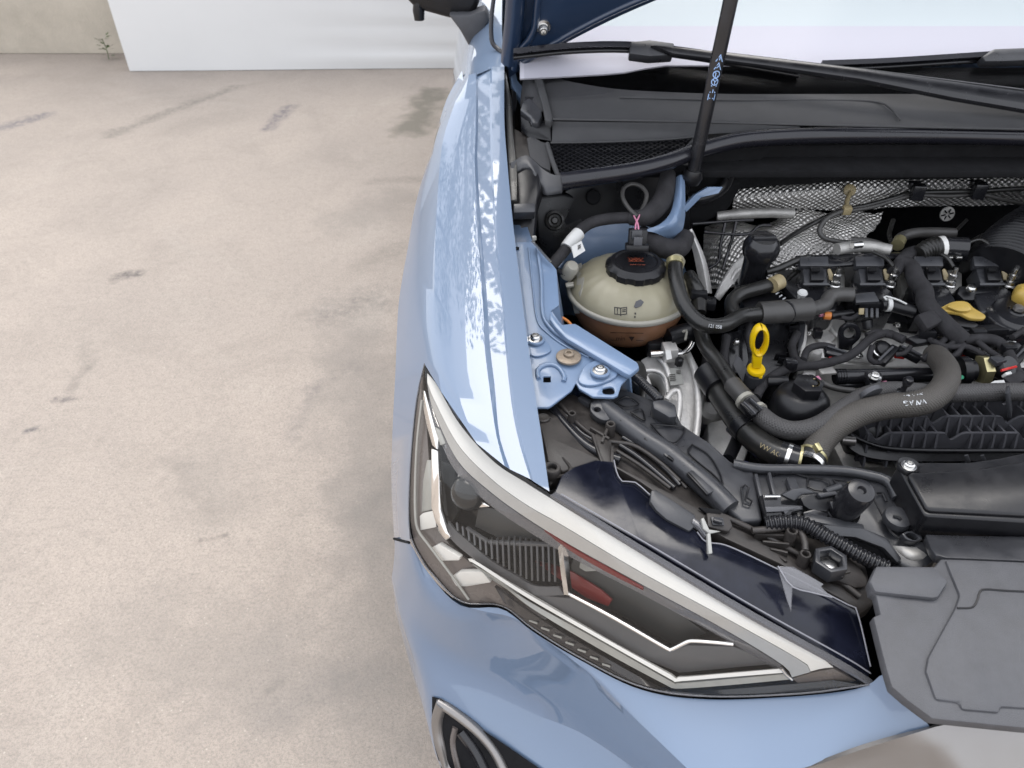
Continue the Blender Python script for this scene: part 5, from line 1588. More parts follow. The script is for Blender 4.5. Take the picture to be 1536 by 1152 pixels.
tube('black_pipe', WL('1415,370,.898 1450,372,.90'), .0155, BLKG, car, 16)
tube('orange_ring', WL('1440,375,.90 1444,369,.905'), .0055, WIREY, car, 10)
tube('arched_wire', WL('1444,370,.905 1458,362,.91 1472,360,.91 1486,368,.908 1494,376,.90'), .0028, RUB, car, 8)
tube('intake_bellows', YL('1500,420,.98 1530,380,1.03 1590,345,1.06 1680,330,1.08'), .058, BLK, car, 36, ribs=(.0075, .0022), label='large black corrugated intake bellows')
tube('thin_rod', YL('1470,385,1.02 1490,350,1.08 1530,322,1.12'), .003, GRY, car, 8)

# ================================================================ engine
# base: block, head, cam cover
box('engine_block', (.70, .86, .58), (.50, .30, .30), ALUD, bevel=.01)
plate('cam_cover', WL('1150,418,.822 1185,396,.825 1300,392,.825 1440,392,.825 1700,392,.825 1900,400,.825 1900,500,.815 1700,498,.815 1450,492,.815 1340,482,.815 1270,474,.815 1205,470,.815 1165,452,.818'), .08, BLK, car, .004)
ch = plate('cylinder_head', WL('1208,478,.800 1262,470,.802 1345,472,.80 1440,490,.798 1536,498,.798 1900,505,.798 1900,560,.785 1536,552,.785 1330,550,.785 1250,545,.786 1200,548,.786 1198,520,.79'), .16, ALU, car, .006)
plate('head_flange', WL('1206,480,.806 1246,474,.808 1270,480,.808 1262,498,.803 1240,520,.797 1214,530,.795 1200,522,.796'), .012, ALU, ch, .004)
tube('head_rib', WL('1212,486,.810 1226,506,.803 1236,526,.798'), .004, ALU, ch, 10)
tube('head_rib', WL('1240,480,.811 1252,500,.804 1270,512,.801'), .0035, ALU, ch, 10)
lathe('head_boss', W(1236, 488, .806), [(0, .008), (.010, .008), (.012, .005), (.0125, -.006), (0, -.006)], ALU, (0, -.2, 1), 24, ch)
lathe('head_boss', W(1222, 534, .796), [(0, .010), (.006, .010), (.009, .006), (.010, -.006), (0, -.006)], ALU, (0, -.2, 1), 20, ch)
for px in (1300, 1400, 1500, 1600):
    q = plate('port_flange', WL('%d,528,.796 %d,514,.800 %d,516,.800 %d,530,.796 %d,540,.792 %d,544,.790 %d,540,.792' % (px - 30, px - 10, px + 20, px + 48, px + 40, px + 2, px - 28)), .012, ALU, ch, .003)
# timing cover, plain black end of the engine
tcv = plate('timing_cover', WL('1108,486,.818 1140,478,.822 1176,484,.822 1196,488,.818 1196,520,.808 1188,556,.796 1160,575,.79 1120,560,.79 1100,530,.80'), .12, BLK, car, .006)
for i in range(9):
    t_ = i / 8
    bar('cover_fin', W(1184 - t_ * 6, 490 + t_ * 52, .826 - t_ * .020), W(1200 - t_ * 4, 487 + t_ * 52, .826 - t_ * .020), .0022, .010, BLK, tcv, bevel=.0004)
plate('grey_flange', WL('1196,484,.822 1210,480,.824 1206,512,.812 1198,530,.806 1192,520,.808'), .01, GRY, car, .002)
for i in range(4):
    bar('cover_fin', W(1164 + i * 5, 530 + i * 6, .812), W(1192, 534 + i * 6, .810), .0024, .010, BLK, tcv, bevel=.0004)

# ignition coils, four alike in a row
def coil():
    body = plate('ignition_coil', WL('1276,423,.862 1322,423,.864 1338,436,.860 1344,450,.856 1340,468,.846 1288,470,.846'), .045, BLKG, car, .004, 3)
    parts = [
        plate('coil_connector', WL('1283,384,.892 1326,384,.892 1327,399,.885 1284,399,.885'), .012, GRY, body, .0015),
        plate('coil_housing', WL('1287,400,.880 1322,400,.880 1326,424,.870 1291,424,.870'), .030, GRY, body, .0012),
        plate('connector_latch', WL('1300,400,.886 1319,400,.886 1322,420,.877 1302,420,.877'), .006, BLK, body, .0008),
        plate('latch_tooth', WL('1303,401,.889 1315,401,.889 1315,406,.887 1303,406,.887'), .004, BLKM, body, .0005),
        plate('coil_foot', WL('1290,424,.872 1328,424,.872 1330,428,.869 1290,428,.869'), .006, GRY, body, .0008),
    ]
    sc_ = W(1335, 428, .862)
    parts.append(lathe('coil_stud', sc_, [(0, .030), (.0030, .030), (.0034, .028), (.0034, .020), (.0058, .019), (.0058, .013), (.0042, .012), (.0042, .009), (.0074, .008), (.0080, .003), (.0095, .002), (.0095, 0), (0, 0)], STEEL, (0, 0, 1), 18, body, 30))
    parts.append(plate('stud_sleeve', WL('1324,404,.88 1329,402,.882 1334,412,.876 1332,421,.868 1327,420,.868'), .010, OCH, body, .002))
    return body, parts
c0, cp = coil()
for dx, lab in ((-.0845, ''), (.0895, ''), (.1795, '')):
    c2 = dup(c0, (dx, 0, 0))
    for p_ in cp:
        dup(p_, (dx, 0, 0), c2)
rail = bar('coil_rail', W(1196, 388, .878), W(1480, 378, .885), .022, .010, BLKG, car, bevel=.002)
plate('rail_hood', WL('1186,388,.886 1236,386,.888 1270,392,.886 1290,380,.89 1320,378,.89 1345,386,.888 1300,396,.882 1240,400,.88 1192,398,.88'), .006, BLKG, car, .002)
tube('coil_wire', WL('1150,408,.87 1170,402,.876 1192,392,.884 1214,386,.888'), .0055, RUB, car, 10)
tube('coil_wire', WL('1340,400,.89 1330,388,.895 1310,378,.895'), .003, RUB, car, 8)
tube('coil_wire', WL('1430,400,.885 1420,386,.893 1408,380,.893'), .003, RUB, car, 8)
for px in (1424, 1438):
    box('rail_bead', W(px, 386, .892), (.009, .006, .004), STEEL, car, (0, 0, 0), .001)
lathe('cover_screw', W(1457, 432, .868), [(0, .004), (.006, .003), (.0075, 0), (.0075, -.004), (0, -.004)], STEEL, (0, 0, 1), 18, car)
plate('coil_carrier', WL('1440,428,.862 1480,430,.862 1500,440,.858 1500,452,.850 1446,450,.850 1436,440,.856'), .03, BLK, car, .003)
lathe('pump_cover', W(1520, 474, .842), [(0, .012), (.010, .012), (.012, .010), (.030, .009), (.033, .006), (.040, .005), (.044, .0), (.044, -.03), (0, -.03)], BLKG, (0, -.15, 1), 48, car)
lathe('pump_hub', W(1528, 462, .858), [(0, .004), (.006, .003), (.0075, -.002), (0, -.002)], SATIN, (0, -.15, 1), 20, car)
yl = plate('yellow_tab', smooth_outline(WL('1410,461,.862 1430,452,.866 1450,452,.866 1462,462,.862 1478,472,.858 1476,478,.856 1456,477,.857 1440,470,.860 1414,466,.861'), 40), .006, YELD, car, .002)
plate('tab_crest', smooth_outline(WL('1420,459,.868 1434,453,.871 1450,455,.870 1458,464,.866 1440,466,.866'), 24), .004, YELD, yl, .0015)
lathe('yellow_cap', W(1540, 440, .868), [(0, .010), (.010, .010), (.015, .006), (.017, 0), (.017, -.010), (0, -.010)], YELD, (-.2, -.3, 1), 24, car, wob=lambda a, h: 1 + .06 * math.cos(a * 6))
plate('tab_base', WL('1400,468,.852 1440,474,.852 1470,486,.848 1462,492,.846 1420,486,.848'), .02, BLK, car, .003)
bar('black_beam', W(1430, 492, .842), W(1620, 486, .842), .016, .018, BLK, car, bevel=.003)

# oil filler cap
fc_ = W(1140, 378, .898)
fil = lathe('oil_filler_cap', fc_, [(0, .026), (.019, .026), (.024, .021), (.0275, .012), (.0275, .004), (.0255, -.004), (.0225, -.006), (.0215, -.012), (.0205, -.016), (.0205, -.060), (.024, -.064), (.024, -.070), (0, -.070)], BLKG, (0, -.12, 1), 48, car, 30, wob=lambda a, h: 1 - (.03 if (h > 0 and math.cos(a * 8) > .4) else 0))
bar('cap_grip', fc_ + Vector((-.018, -.004, .030)), fc_ + Vector((.018, -.004, .030)), .010, .008, BLKG, fil, bevel=.003)
# oil filter housing with its hexagon
of_ = W(1201, 606, .826)
filt = lathe('oil_filter_cap', of_, [(0, .022), (.018, .022), (.026, .019), (.0335, .011), (.0365, .002), (.0375, -.01), (.0375, -.075), (.040, -.080), (.040, -.10), (0, -.10)], BLK, (0, -.05, 1), 48, car, 40)
hx_c = of_ + Vector((.002, .0, .036))
hexo = [hx_c + Vector((math.cos(R(60 * k)) * .0198, math.sin(R(60 * k)) * .0198, 0)) for k in range(6)]
plate('hexagon', hexo, .018, BLK, filt, .0012)
arrow = [[(.008 * math.cos(R(a)), .008 * math.sin(R(a))) for a in range(-100, 60, 12)]]
printed('hexagon_mark', strokes(arrow, .0022), plane_map(hx_c + Vector((.004, 0, .0006)), (1, 0, 0), (0, 1, 0)), OCH, filt)
# dipstick with yellow loop
dp = W(1134, 556, .845)
def dip():
    cx, cy = 1139, 510
    ring = [WY(cx + 10.5 * math.sin(t_) + 2.0 * math.cos(t_), cy - 20 * math.cos(t_), dp.y - .015 * 0 + .0) for t_ in [i * 2 * math.pi / 24 for i in range(24)]]
    ring.append(ring[0])
    v_, f_, u_ = sweep(ring, .0032, 10, n=60, caps=False)
    # flat band: stretch the section in depth
    c_ = WY(cx, cy, dp.y)
    v2 = [Vector((p.x, c_.y + (p.y - c_.y) * 2.2, p.z)) for p in v_]
    o = emit('dipstick_handle', v2, f_, YEL, car, 60, label='bright yellow dipstick loop handle')
    a = WY(1137, 530, dp.y)
    plate('stem', [WY(1130, 527, dp.y - .004), WY(1145, 529, dp.y - .004), WY(1142, 553, dp.y - .004), WY(1129, 553, dp.y - .004)], .008, YEL, o, .0015, dirn=(0, 1, 0))
    lathe('stem_flange', dp + Vector((0, 0, .003)), [(0, .002), (.0105, .002), (.0118, 0), (.0118, -.003), (0, -.003)], YEL, (0, -.2, 1), 28, o)
    box('stem_tooth', dp + Vector((.004, -.009, -.006)), (.005, .004, .010), YEL, o, (0, 0, 0), .001)
    lathe('dipstick_tube', dp, [(.009, -.004), (.0125, -.005), (.0128, -.012), (.0125, -.022), (.0105, -.024), (.009, -.10)], GRY, (0, 0, 1), 24, o)
dip()
plate('label_plate', WL('1104,532,.83 1110,536,.83 1128,566,.822 1126,594,.80 1120,584,.806 1100,548,.826'), .003, GRYL, car, .0008)
plate('black_bracket', WL('1082,500,.83 1118,492,.835 1124,540,.81 1116,560,.80 1096,560,.80'), .05, BLKG, car, .004)
lathe('bracket_bolt', W(1105, 512, .836), [(0, .003), (.003, .003), (.005, .0), (.005, -.004), (0, -.004)], STEEL, (0, 0, 1), 14, car)

# sensors, plugs and wiring over the head
bx1 = box('sensor_box', W(1305, 456, .853), (.040, .030, .024), BLK, car, (0, 0, -6), .002)
plate('sensor_lid', WL('1282,440,.872 1312,437,.874 1320,452,.868 1284,454,.866'), .006, GRY, bx1, .0015)
for i in range(3):
    bar('sensor_rib', W(1300 + i * 8, 462, .862), W(1300 + i * 8, 476, .854), .004, .004, GRY, bx1, bevel=.0006)
box('sensor_mark', W(1292, 467, .862), (.007, .003, .009), OCH, bx1, (-30, 0, 0), .0005)
tube('sensor_post', WL('1300,480,.84 1302,492,.83'), .008, BLK, car, 12)
tube('lead_pipe', WL('1320,458,.86 1332,457,.86 1352,462,.858 1372,468,.856'), .009, BLK, car, 12)
tube('white_ring', WL('1329,457,.861 1335,457,.861'), .0102, WHT, car, 16)
tube('white_tie', WL('1330,450,.872 1326,444,.874 1345,449,.872 1360,456,.868'), .0014, WHT, car, 6)
ey_ = W(1268, 522, .812).y
loop = [WY(x, y, ey_) for x, y in [(p.x, p.y) for p in smooth_outline([Vector((x, y, 0)) for x, y in pp('1258,524 1258,506 1262,494 1273,487 1285,488 1292,497 1290,508 1280,518 1276,526')], 40)]]
plate('lifting_eye', loop, .007, BLKG, car, .0012, dirn=(0, 1, 0), holes=[[WY(1275 + 9 * math.cos(q), 501 + 9.5 * math.sin(q), ey_) for q in [R(20 * k) for k in range(18)]]])
tube('purple_wire', WL('1229,472,.842 1238,472,.842'), .0035, WIREP, car, 8)
tube('orange_plug', WL('1236,473,.843 1246,474,.843'), .0062, WIREO, car, 10)
tube('black_plug', WL('1246,474,.843 1262,472,.843 1278,470,.843'), .006, BLK, car, 10)

# big foam-covered pipe and elbow
fp = tube('foam_sleeve', WL('1139,470,.862 1178,467,.863 1216,463,.865'), .0165, RUBG, car, 22, n=6)
tube('sleeve_seam', WL('1178,468,.8635 1180,467,.8635'), .0169, BLK, car, 22, n=3)
tube('elbow_pipe', WL('1214,464,.864 1236,458,.864 1244,446,.868 1256,442,.87 1278,442,.87'), .0105, RUBG, car, 16)
tube('tank_hose', WL('1013,392,.922 1013,410,.918 1017,432,.910 1026,458,.898 1044,480,.886 1066,489,.880 1090,486,.874 1112,474,.868 1140,470,.864'), .0105, RUB, car, 18, label='black rubber hose looping down from the coolant tank')
tube('hose_ring', WL('1012,391,.924 1012,398,.921'), .0122, BRASS, car, 16, n=3)
tube('loop_hose', WL('1168,424,.866 1140,432,.864 1112,440,.862 1098,452,.858 1100,468,.855 1114,478,.856'), .0105, RUB, car, 18)
tube('hose_clip', WL('1158,428,.869 1170,422,.870'), .0120, OCH, car, 14, n=3)
plate('elbow_flange', WL('1168,420,.868 1185,420,.868 1206,436,.864 1206,446,.86 1194,448,.86'), .014, BLK, car, .003)
lathe('flange_screw', W(1203, 442, .870), [(0, .006), (.006, .006), (.0075, .003), (.006, 0), (.004, -.01), (0, -.01)], WHT, (0, -.1, 1), 18, car)
for i in range(3):
    box('part_mark', W(1166 + i * 5, 440 + i * 4, .858), (.007, .0015, .002), PRINT, car, (0, 0, 40), .0003)
tube('vent_hose', WL('1034,412,.89 1042,430,.885 1048,445,.875 1050,470,.865'), [.009, .012, .009], RUB, car, 14)
box('hose_clamp', W(1048, 442, .882), (.024, .012, .012), BLK, car, (0, 0, -8), .002)
tube('heater_hose', WL('1048,478,.86 1052,500,.852 1060,522,.848 1078,545,.846 1096,572,.846 1108,590,.846'), .0102, RUB, car, 16)
# braided hose across the front
tube('hose_sleeve', WL('1098,576,.848 1110,590,.848 1122,602,.848'), .0118, RUBG, car, 16)
bh = tube('braided_hose', WL('1122,602,.847 1140,622,.846 1166,640,.846 1196,646,.848 1232,636,.852 1270,610,.856 1304,592,.858 1340,586,.858 1400,590,.855 1470,589,.855 1540,588,.855 1700,590,.855'), .0118, BRAID, car, 18, n=150, label='grey braided hose curving round the oil filter')
for s in ('1116,599,.849 1120,603,.849', '1134,615,.849 1138,619,.849'):
    tube('paint_ring', WL(s), .0128, TANKS, car, 18, n=3)
cl_ = plate('hose_bracket', WL('1110,604,.862 1128,594,.864 1146,612,.860 1128,624,.856'), .012, BLK, car, .002)
bar('bracket_rib', W(1116, 602, .867), W(1134, 620, .862), .002, .003, GRYL, cl_, bevel=.0005)
bar('bracket_rib', W(1126, 597, .868), W(1144, 613, .863), .002, .003, GRYL, cl_, bevel=.0005)
# lower coolant hose
tube('hose_cuff', WL('1062,558,.822 1072,574,.82 1080,586,.82'), .0205, BLK, car, 22, n=8)
lh = tube('coolant_hose', WL('1074,580,.818 1090,606,.818 1110,634,.82 1136,662,.824 1164,680,.828 1196,690,.83'), .0165, RUB, car, 22, label='thick black coolant hose running down to the radiator')
tube('hose_band', WL('1112,637,.8215 1122,648,.8225'), .0176, BLK, car, 22, n=3)
tube('hose_cuff', WL('1170,683,.829 1200,692,.831'), .0178, BLKG, car, 20, n=4)
tube('spring_clamp', WL('1178,686,.830 1184,688,.830'), .0188, STEEL, car, 20, n=3)
tube('spring_clamp', WL('1196,690,.831 1200,691,.831'), .0184, BRASS, car, 20, n=3)
# thick brown-grey braided hose
bpts = WL('1216,694,.834 1222,680,.838 1232,662,.842 1254,640,.850 1290,620,.858 1330,610,.862 1372,606,.864 1400,596,.864 1418,576,.860 1420,556,.850 1410,540,.838 1402,532,.83')
BHR = .0158
big = tube('large_braided_hose', bpts, BHR, BRAIDB, car, 26, n=120, label='thick brown-grey braided hose with white printing')
tube('spring_clamp', WL('1213,698,.834 1216,693,.835'), .0176, STEEL, car, 20, n=3)
tube('spring_clamp', WL('1219,684,.838 1221,681,.839'), .0170, BRASS, car, 20, n=3)
box('clamp_ear', W(1226, 672, .864), (.006, .010, .008), BRASS, car, (20, 0, 20), .001)
tube('hose_cuff', WL('1214,698,.834 1220,683,.838'), .0166, RUB, car, 20, n=4)
# the printing, laid round the hose (it reads upside down from here)
hc = cat(bpts, 200)
def hose_map(px, py, size):
    tgt = min(range(5, 195), key=lambda i: (hc[i] - W(px, py, .864)).length)
    tg = (hc[tgt + 3] - hc[tgt - 3]).normalized()
    if tg.x > 0: tg = -tg
    view = (EYE - hc[tgt]).normalized()
    view = (view - tg * view.dot(tg)).normalized()
    sdv = tg.cross(view)
    dn = Vector((0, -1, -.2))                     # the letters' tops point towards the front of the car
    if sdv.dot(dn) < 0: sdv = -sdv
    d0 = W(px, py, hc[tgt].z + BHR * .7) - hc[tgt]
    a0 = math.atan2(d0.dot(sdv), d0.dot(view))
    def fn(u, v):
        a = a0 + v * size / BHR
        k = u * size
        i = tgt
        base = hc[i] + tg * k
        # keep to the curve of the hose
        j = min(range(max(1, i - 40), min(198, i + 40)), key=lambda q: abs((hc[q] - hc[i]).dot(tg) - k))
        base = hc[j]
        return base + (view * math.cos(a) + sdv * math.sin(a)) * (BHR + .0006)
    return fn
printed('hose_lettering', text_mesh('VW AG', 1.0), hose_map(1360, 605, .0085), PRINT, big)
printed('hose_number', text_mesh('5WA 121 064', 1.0), hose_map(1358, 598, .0042), PRINT, big)
# printing on the coolant hose and the tank hose
def along(pts, px, py, z, size, rad, flip=1):
    cc = cat(pts, 120)
    i = min(range(4, 116), key=lambda k: (cc[k] - W(px, py, z)).length)
    tg = (cc[i + 3] - cc[i - 3]).normalized() * flip
    view = (EYE - cc[i]).normalized()
    view = (view - tg * view.dot(tg)).normalized()
    sdv = view.cross(tg)
    c0_ = cc[i]
    return lambda u, v: c0_ + tg * u * size + (view * math.cos(v * size / rad) + sdv * math.sin(v * size / rad)) * (rad + .0006)
printed('hose_lettering', text_mesh('VW AG', 1.0), along(WL('1136,662,.824 1164,680,.828 1196,690,.83'), 1162, 679, .828, .0085, .0165), OCH, lh)
printed('hose_number', text_mesh('121 058', 1.0), along(WL('1044,480,.886 1066,489,.880 1090,486,.874'), 1066, 489, .880, .0065, .0105), PRINT, car)

# fuel rail, injectors, plugs
fr_ = tube('fuel_rail', WL('1252,565,.812 1300,564,.812 1400,562,.812 1536,562,.812 1700,562,.812'), .0100, BLKG, car, 18, n=6)
for i in range(4):
    tube('rail_ridge', WL('%d,565,.812 %d,565,.812' % (1254 + i * 4, 1256 + i * 4)), .0112, BLKG, fr_, 18, n=2)
plate('rail_lug', smooth_outline(WL('1298,556,.824 1312,554,.825 1324,562,.823 1320,574,.820 1306,576,.820'), 20), .012, BLKG, fr_, .002)
bolt(W(1312, 565, .826), .0058, STEEL, fr_)
tube('rail_pipe', WL('1256,578,.80 1340,576,.80 1400,574,.80'), .0045, BLKG, car, 10)
def injector(dx):
    c_ = W(1322, 526, .82)
    o = lathe('injector', c_, [(0, -.012), (.0125, -.012), (.0125, .0), (.0135, .001), (.0135, .003), (.0105, .004), (.0100, .010), (.006, .012), (0, .012)], BLK, (0, -.5, .85), 28, car)
    r_ = tube('injector_ring', smooth_outline([c_ + Vector((math.cos(a) * .0128, math.sin(a) * .011, math.sin(a) * .0065 + .003)) for a in [R(k * 20) for k in range(18)]], 36) + [c_ + Vector((.0128, 0, .003))], .0014, STEEL, o, 6)
    p1 = bar('injector_plug', W(1344, 518, .834), W(1322, 542, .824), .012, .010, BLK, o, bevel=.0015)
    p2 = bar('injector_plug', W(1350, 520, .836), W(1382, 536, .826), .012, .010, BLK, o, bevel=.0015)
    p3 = bar('plug_edge', W(1340, 519, .837), W(1318, 540, .828), .003, .003, GRYL, o, bevel=.0006)
    p5 = bar('plug_edge', W(1354, 518, .839), W(1384, 532, .830), .003, .003, GRYL, o, bevel=.0006)
    p4 = box('red_lock', W(1349, 533, .818), (.014, .008, .008), RED, o, (0, 0, -15), .0015)
    return o, [r_, p1, p2, p3, p5, p4]
io, ips = injector(0)
for dx in (.094, .186, .27):
    o2 = dup(io, (dx, -.001, 0))
    for p_ in ips:
        dup(p_, (dx, -.001, 0), o2)
for px, py in ((1287, 533), (1392, 536), (1480, 536)):
    bolt(W(px, py, .802), .0050, STEEL, ch)
# wiring loom
tube('main_loom', WL('1345,392,.886 1366,400,.886 1374,420,.88 1386,436,.876 1388,452,.872 1396,466,.868 1412,482,.862 1432,500,.854 1444,510,.848'), [.0105, .0125, .0125, .0135, .012], TAPE, car, 16, label='thick cloth-taped wiring loom crossing the engine')
tube('main_loom', WL('1340,410,.88 1350,395,.886 1362,382,.888 1372,378,.885'), .010, TAPE, car, 12)
plate('loom_tape_end', WL('1376,470,.878 1400,462,.88 1418,480,.872 1392,494,.866'), .016, TAPE, car, .005)
ht = bar('loom_tray', W(1396, 508, .842), W(1500, 506, .842), .014, .014, BLK, car, bevel=.003)
plate('tray_end', WL('1360,506,.846 1384,498,.848 1410,500,.847 1404,512,.842 1376,516,.84'), .012, BLK, ht, .003)
loom = [('1444,510,.848 1480,508,.848 1502,516,.845 1518,540,.84 1526,560,.835 1545,575,.83', .0075), ('1394,508,.844 1404,520,.842 1400,540,.838 1412,528,.842 1440,506,.848', .004),
        ('1356,510,.842 1330,500,.84 1306,508,.836 1288,524,.832 1270,536,.828 1250,542,.826', .0062), ('1340,504,.842 1316,498,.838 1300,504,.834', .005),
        ('1250,542,.826 1226,548,.824 1196,550,.824 1170,558,.826 1146,576,.826 1134,596,.822', .0065), ('1205,540,.826 1212,524,.826 1232,518,.826 1252,522,.826', .005),
        ('1196,500,.824 1188,520,.82 1196,542,.822 1214,550,.824', .0058), ('1308,520,.83 1304,536,.826 1312,544,.822 1324,542,.822', .004),
        ('1420,506,.846 1396,530,.838 1384,540,.832', .0045), ('1518,506,.846 1528,500,.846 1536,494,.846', .004)]
for s, r_ in loom:
    tube('wiring', WL(s), r_, TAPE, car, 10)
plate('loom_plug', WL('1238,518,.836 1272,528,.832 1268,536,.829 1240,530,.832'), .010, BLKG, car, .0015)
tube('plug_latch', WL('1242,519,.838 1270,528,.834'), .0012, GRYL, car, 6)
box('red_lock', W(1250, 538, .822), (.014, .008, .008), RED, car, (0, 0, -12), .0015)
box('loom_clip', W(1186, 546, .834), (.016, .014, .014), BLKG, car, (0, 0, -5), .002)
box('loom_clip', W(1240, 556, .82), (.022, .016, .004), ALUD, car, (0, 0, 6), .001)
plate('bright_tab', WL('1206,556,.815 1226,554,.815 1222,568,.81 1202,568,.81'), .003, ALU, car, .001)
tube('filter_sensor', WL('1152,572,.83 1168,572,.832 1180,572,.832'), .0075, BLK, car, 12)
tube('pink_wire', WL('1226,566,.822 1230,572,.822'), .003, WIREP, car, 8)
tube('lead', WL('1230,573,.822 1246,580,.82 1262,584,.818 1280,586,.816'), .0042, RUBG, car, 8)
tube('purple_grommet', WL('1324,576,.806 1330,574,.808'), .0036, WIREP, car, 8)
# oil pressure sender with brass hexagon
sd0, sd1 = W(1440, 556, .826), W(1520, 552, .834)
ax_ = (sd1 - sd0).normalized()
snd = lathe('pressure_sender', sd0, [(0, 0), (.019, .0), (.0195, .004), (.0195, .010), (.014, .012), (.014, .018), (0, .018)], BLK, ax_, 28, car)
hexs = []
for k in range(7):
    a = R(60 * k)
    hexs.append(a)
lathe('brass_hexagon', sd0 + ax_ * .024, [(.012, 0), (.0205, .001), (.0205, .012), (.017, .013), (.0135, .011), (.0135, .006)], BRASS, ax_, 6, snd, 20)
lathe('sender_body', sd0 + ax_ * .03, [(.013, 0), (.0125, .02), (.010, .022), (.010, .03), (0, .03)], BLK, ax_, 24, snd)
lathe('sender_plug', W(1505, 553, .836), [(0, .012), (.014, .012), (.017, .008), (.017, -.004), (.012, -.010), (0, -.010)], BLK, (.3, -.5, .8), 28, snd)
box('plug_latch', W(1496, 541, .850), (.018, .014, .008), GRY, snd, (0, 0, 20), .0015)
tube('red_wire', WL('1502,556,.850 1512,553,.850 1524,550,.846'), .0018, RED, snd, 6)
lathe('green_dot', W(1442, 566, .834), [(0, .001), (.003, .001), (.003, -.002), (0, -.002)], mat('green_dot_paint', (.05, .40, .22), .5), (-.6, -.5, .6), 12, snd)
plate('white_tag', WL('1476,580,.850 1492,571,.852 1506,570,.852 1510,580,.850'), .001, WHT, car, 0)
box('white_block', W(1510, 562, .852), (.010, .004, .008), WHT, snd, (20, 0, 20), .0008)
plate('taped_flap', WL('1506,566,.852 1530,556,.852 1545,566,.848 1520,580,.846'), .004, TAPE, car, .001)
lathe('rubber_nipple', W(1352, 588, .872), [(0, .026), (.0045, .025), (.0062, .021), (.005, .015), (.003, .012), (.0035, .004), (.006, .001), (0, .001)], BLKG, (0, -.2, 1), 18, car)
tube('metal_strap', WL('1304,586,.873 1308,592,.871'), .0134, GRYL, car, 18, n=3)
bar('hose_strap', W(1514, 584, .874), W(1518, 622, .84), .018, .004, GRY, car, bevel=.001)

# intake manifold cover: rows of wavy walls with upright fins between them
MANM = mat('satin_black_plastic', (.066, .066, .074), .34, var=.1)
man = plate('manifold_cover', WL('1270,600,.785 1700,592,.785 1700,690,.755 1420,682,.755 1330,676,.755 1280,664,.76'), .05, BLK, car, .004)
rows = [ # photo row of the wall's crest, first and last x, wave phase
    (597, 1410, 1720, 1400, .832), (625, 1300, 1720, 1405, .824), (650, 1300, 1720, 1432, .812)]
def wavy(py, x0, x1, ph, z):
    V, Fc = [], []
    n = 150
    for i in range(n + 1):
        x = x0 + (x1 - x0) * i / n
        u = (x - ph) / 112 % 1
        dip_ = math.exp(-((u - .0) / .08) ** 2) + math.exp(-((u - 1) / .08) ** 2)
        p = W(x, py, z)
        t_ = p + Vector((0, .0, -.012 * dip_))
        V += [t_, t_ + Vector((0, .0035, 0)), p + Vector((0, .005, -.05)), p + Vector((0, 0, -.05))]
    for i in range(n):
        a = i * 4
        for k in range(4):
            Fc.append((a + k, a + (k + 1) % 4, a + 4 + (k + 1) % 4, a + 4 + k))
    Fc += [(0, 1, 2, 3), (n * 4, n * 4 + 1, n * 4 + 2, n * 4 + 3)]
    emit('manifold_wall', V, Fc, MANM, man, 40)
    u_ = x0 + 4
    k = 0
    while u_ < x1:
        u = (u_ - ph) / 112 % 1
        if min(u, 1 - u) > .12:
            a = W(u_, py, z)
            V = [a, a + Vector((0, .030, -.004)), a + Vector((0, .034, -.045)), a + Vector((0, -.002, -.045)), a + Vector((0, -.016, -.045))]
            w_ = Vector((.0014, 0, 0))
            VV = [p - w_ for p in V] + [p + w_ for p in V]
            FF = [(0, 1, 2, 3, 4), (9, 8, 7, 6, 5)] + [(i, (i + 1) % 5, (i + 1) % 5 + 5, i + 5) for i in range(5)]
            emit('manifold_fin', VV, FF, MANM, man, 30)
        u_ += 17.2
for r_ in rows: wavy(*r_)
loft('manifold_sill', [WL('1272,650,.80 1290,662,.795 1330,672,.79 1400,676,.79 1536,676,.79 1700,676,.79'), WL('1270,668,.79 1290,682,.785 1330,690,.78 1400,692,.78 1536,690,.78 1700,690,.78')], BLK, 40, man, th=.006)
tube('manifold_edge', WL('1276,652,.804 1296,662,.80 1330,672,.796 1400,676,.796 1536,676,.796 1700,676,.796'), .003, BLK, man, 8)
plate('manifold_end', WL('1268,626,.81 1290,622,.815 1320,628,.815 1330,655,.80 1300,664,.79 1272,652,.79'), .03, BLK, man, .005)
for px in (1452, 1476):
    bar('pale_pin', W(px, 682, .80), W(px + 4, 692, .79), .002, .004, GRYL, man, bevel=.0004)
tube('bright_pipe', WL('1262,660,.80 1282,662,.80'), .006, SATIN, car, 10)

# engine mount, cast alloy
mt_pts = WL('962,540,.80 985,527,.81 1004,524,.812 1012,518,.814 1032,530,.81 1040,536,.808 1052,560,.80 1056,592,.79 1052,630,.775 1046,660,.765 1040,684,.755 1022,660,.765 1000,640,.775 984,600,.79 976,572,.795')
hol = smooth_outline(WL('968,566,.797 976,560,.799 990,564,.798 997,580,.793 996,596,.789 984,598,.789 974,588,.792'), 24)
em = plate('engine_mount', mt_pts, .03, ALU, car, .005, 3, holes=[hol], label='cast aluminium engine mount beside the coolant tank')
tube('mount_rim', WL('1030,528,.815 1041,552,.810 1046,580,.802 1048,610,.793 1046,640,.783 1040,676,.772'), .0048, ALU, em, 12)
tube('mount_ridge', WL('1000,600,.80 1008,588,.804 1018,586,.804 1020,604,.799 1016,640,.787'), .0040, ALU, em, 10)
tube('mount_ridge', WL('985,534,.815 998,548,.812 1004,566,.807'), .0035, ALU, em, 10)
tube('mount_ridge', WL('966,556,.803 984,556,.804 998,566,.802 1002,590,.796'), .0032, ALU, em, 10)
plate('mount_label', WL('999,553,.8125 1020,551,.8125 1026,576,.8055 1006,578,.8055'), .0012, LAMPG, em, 0)
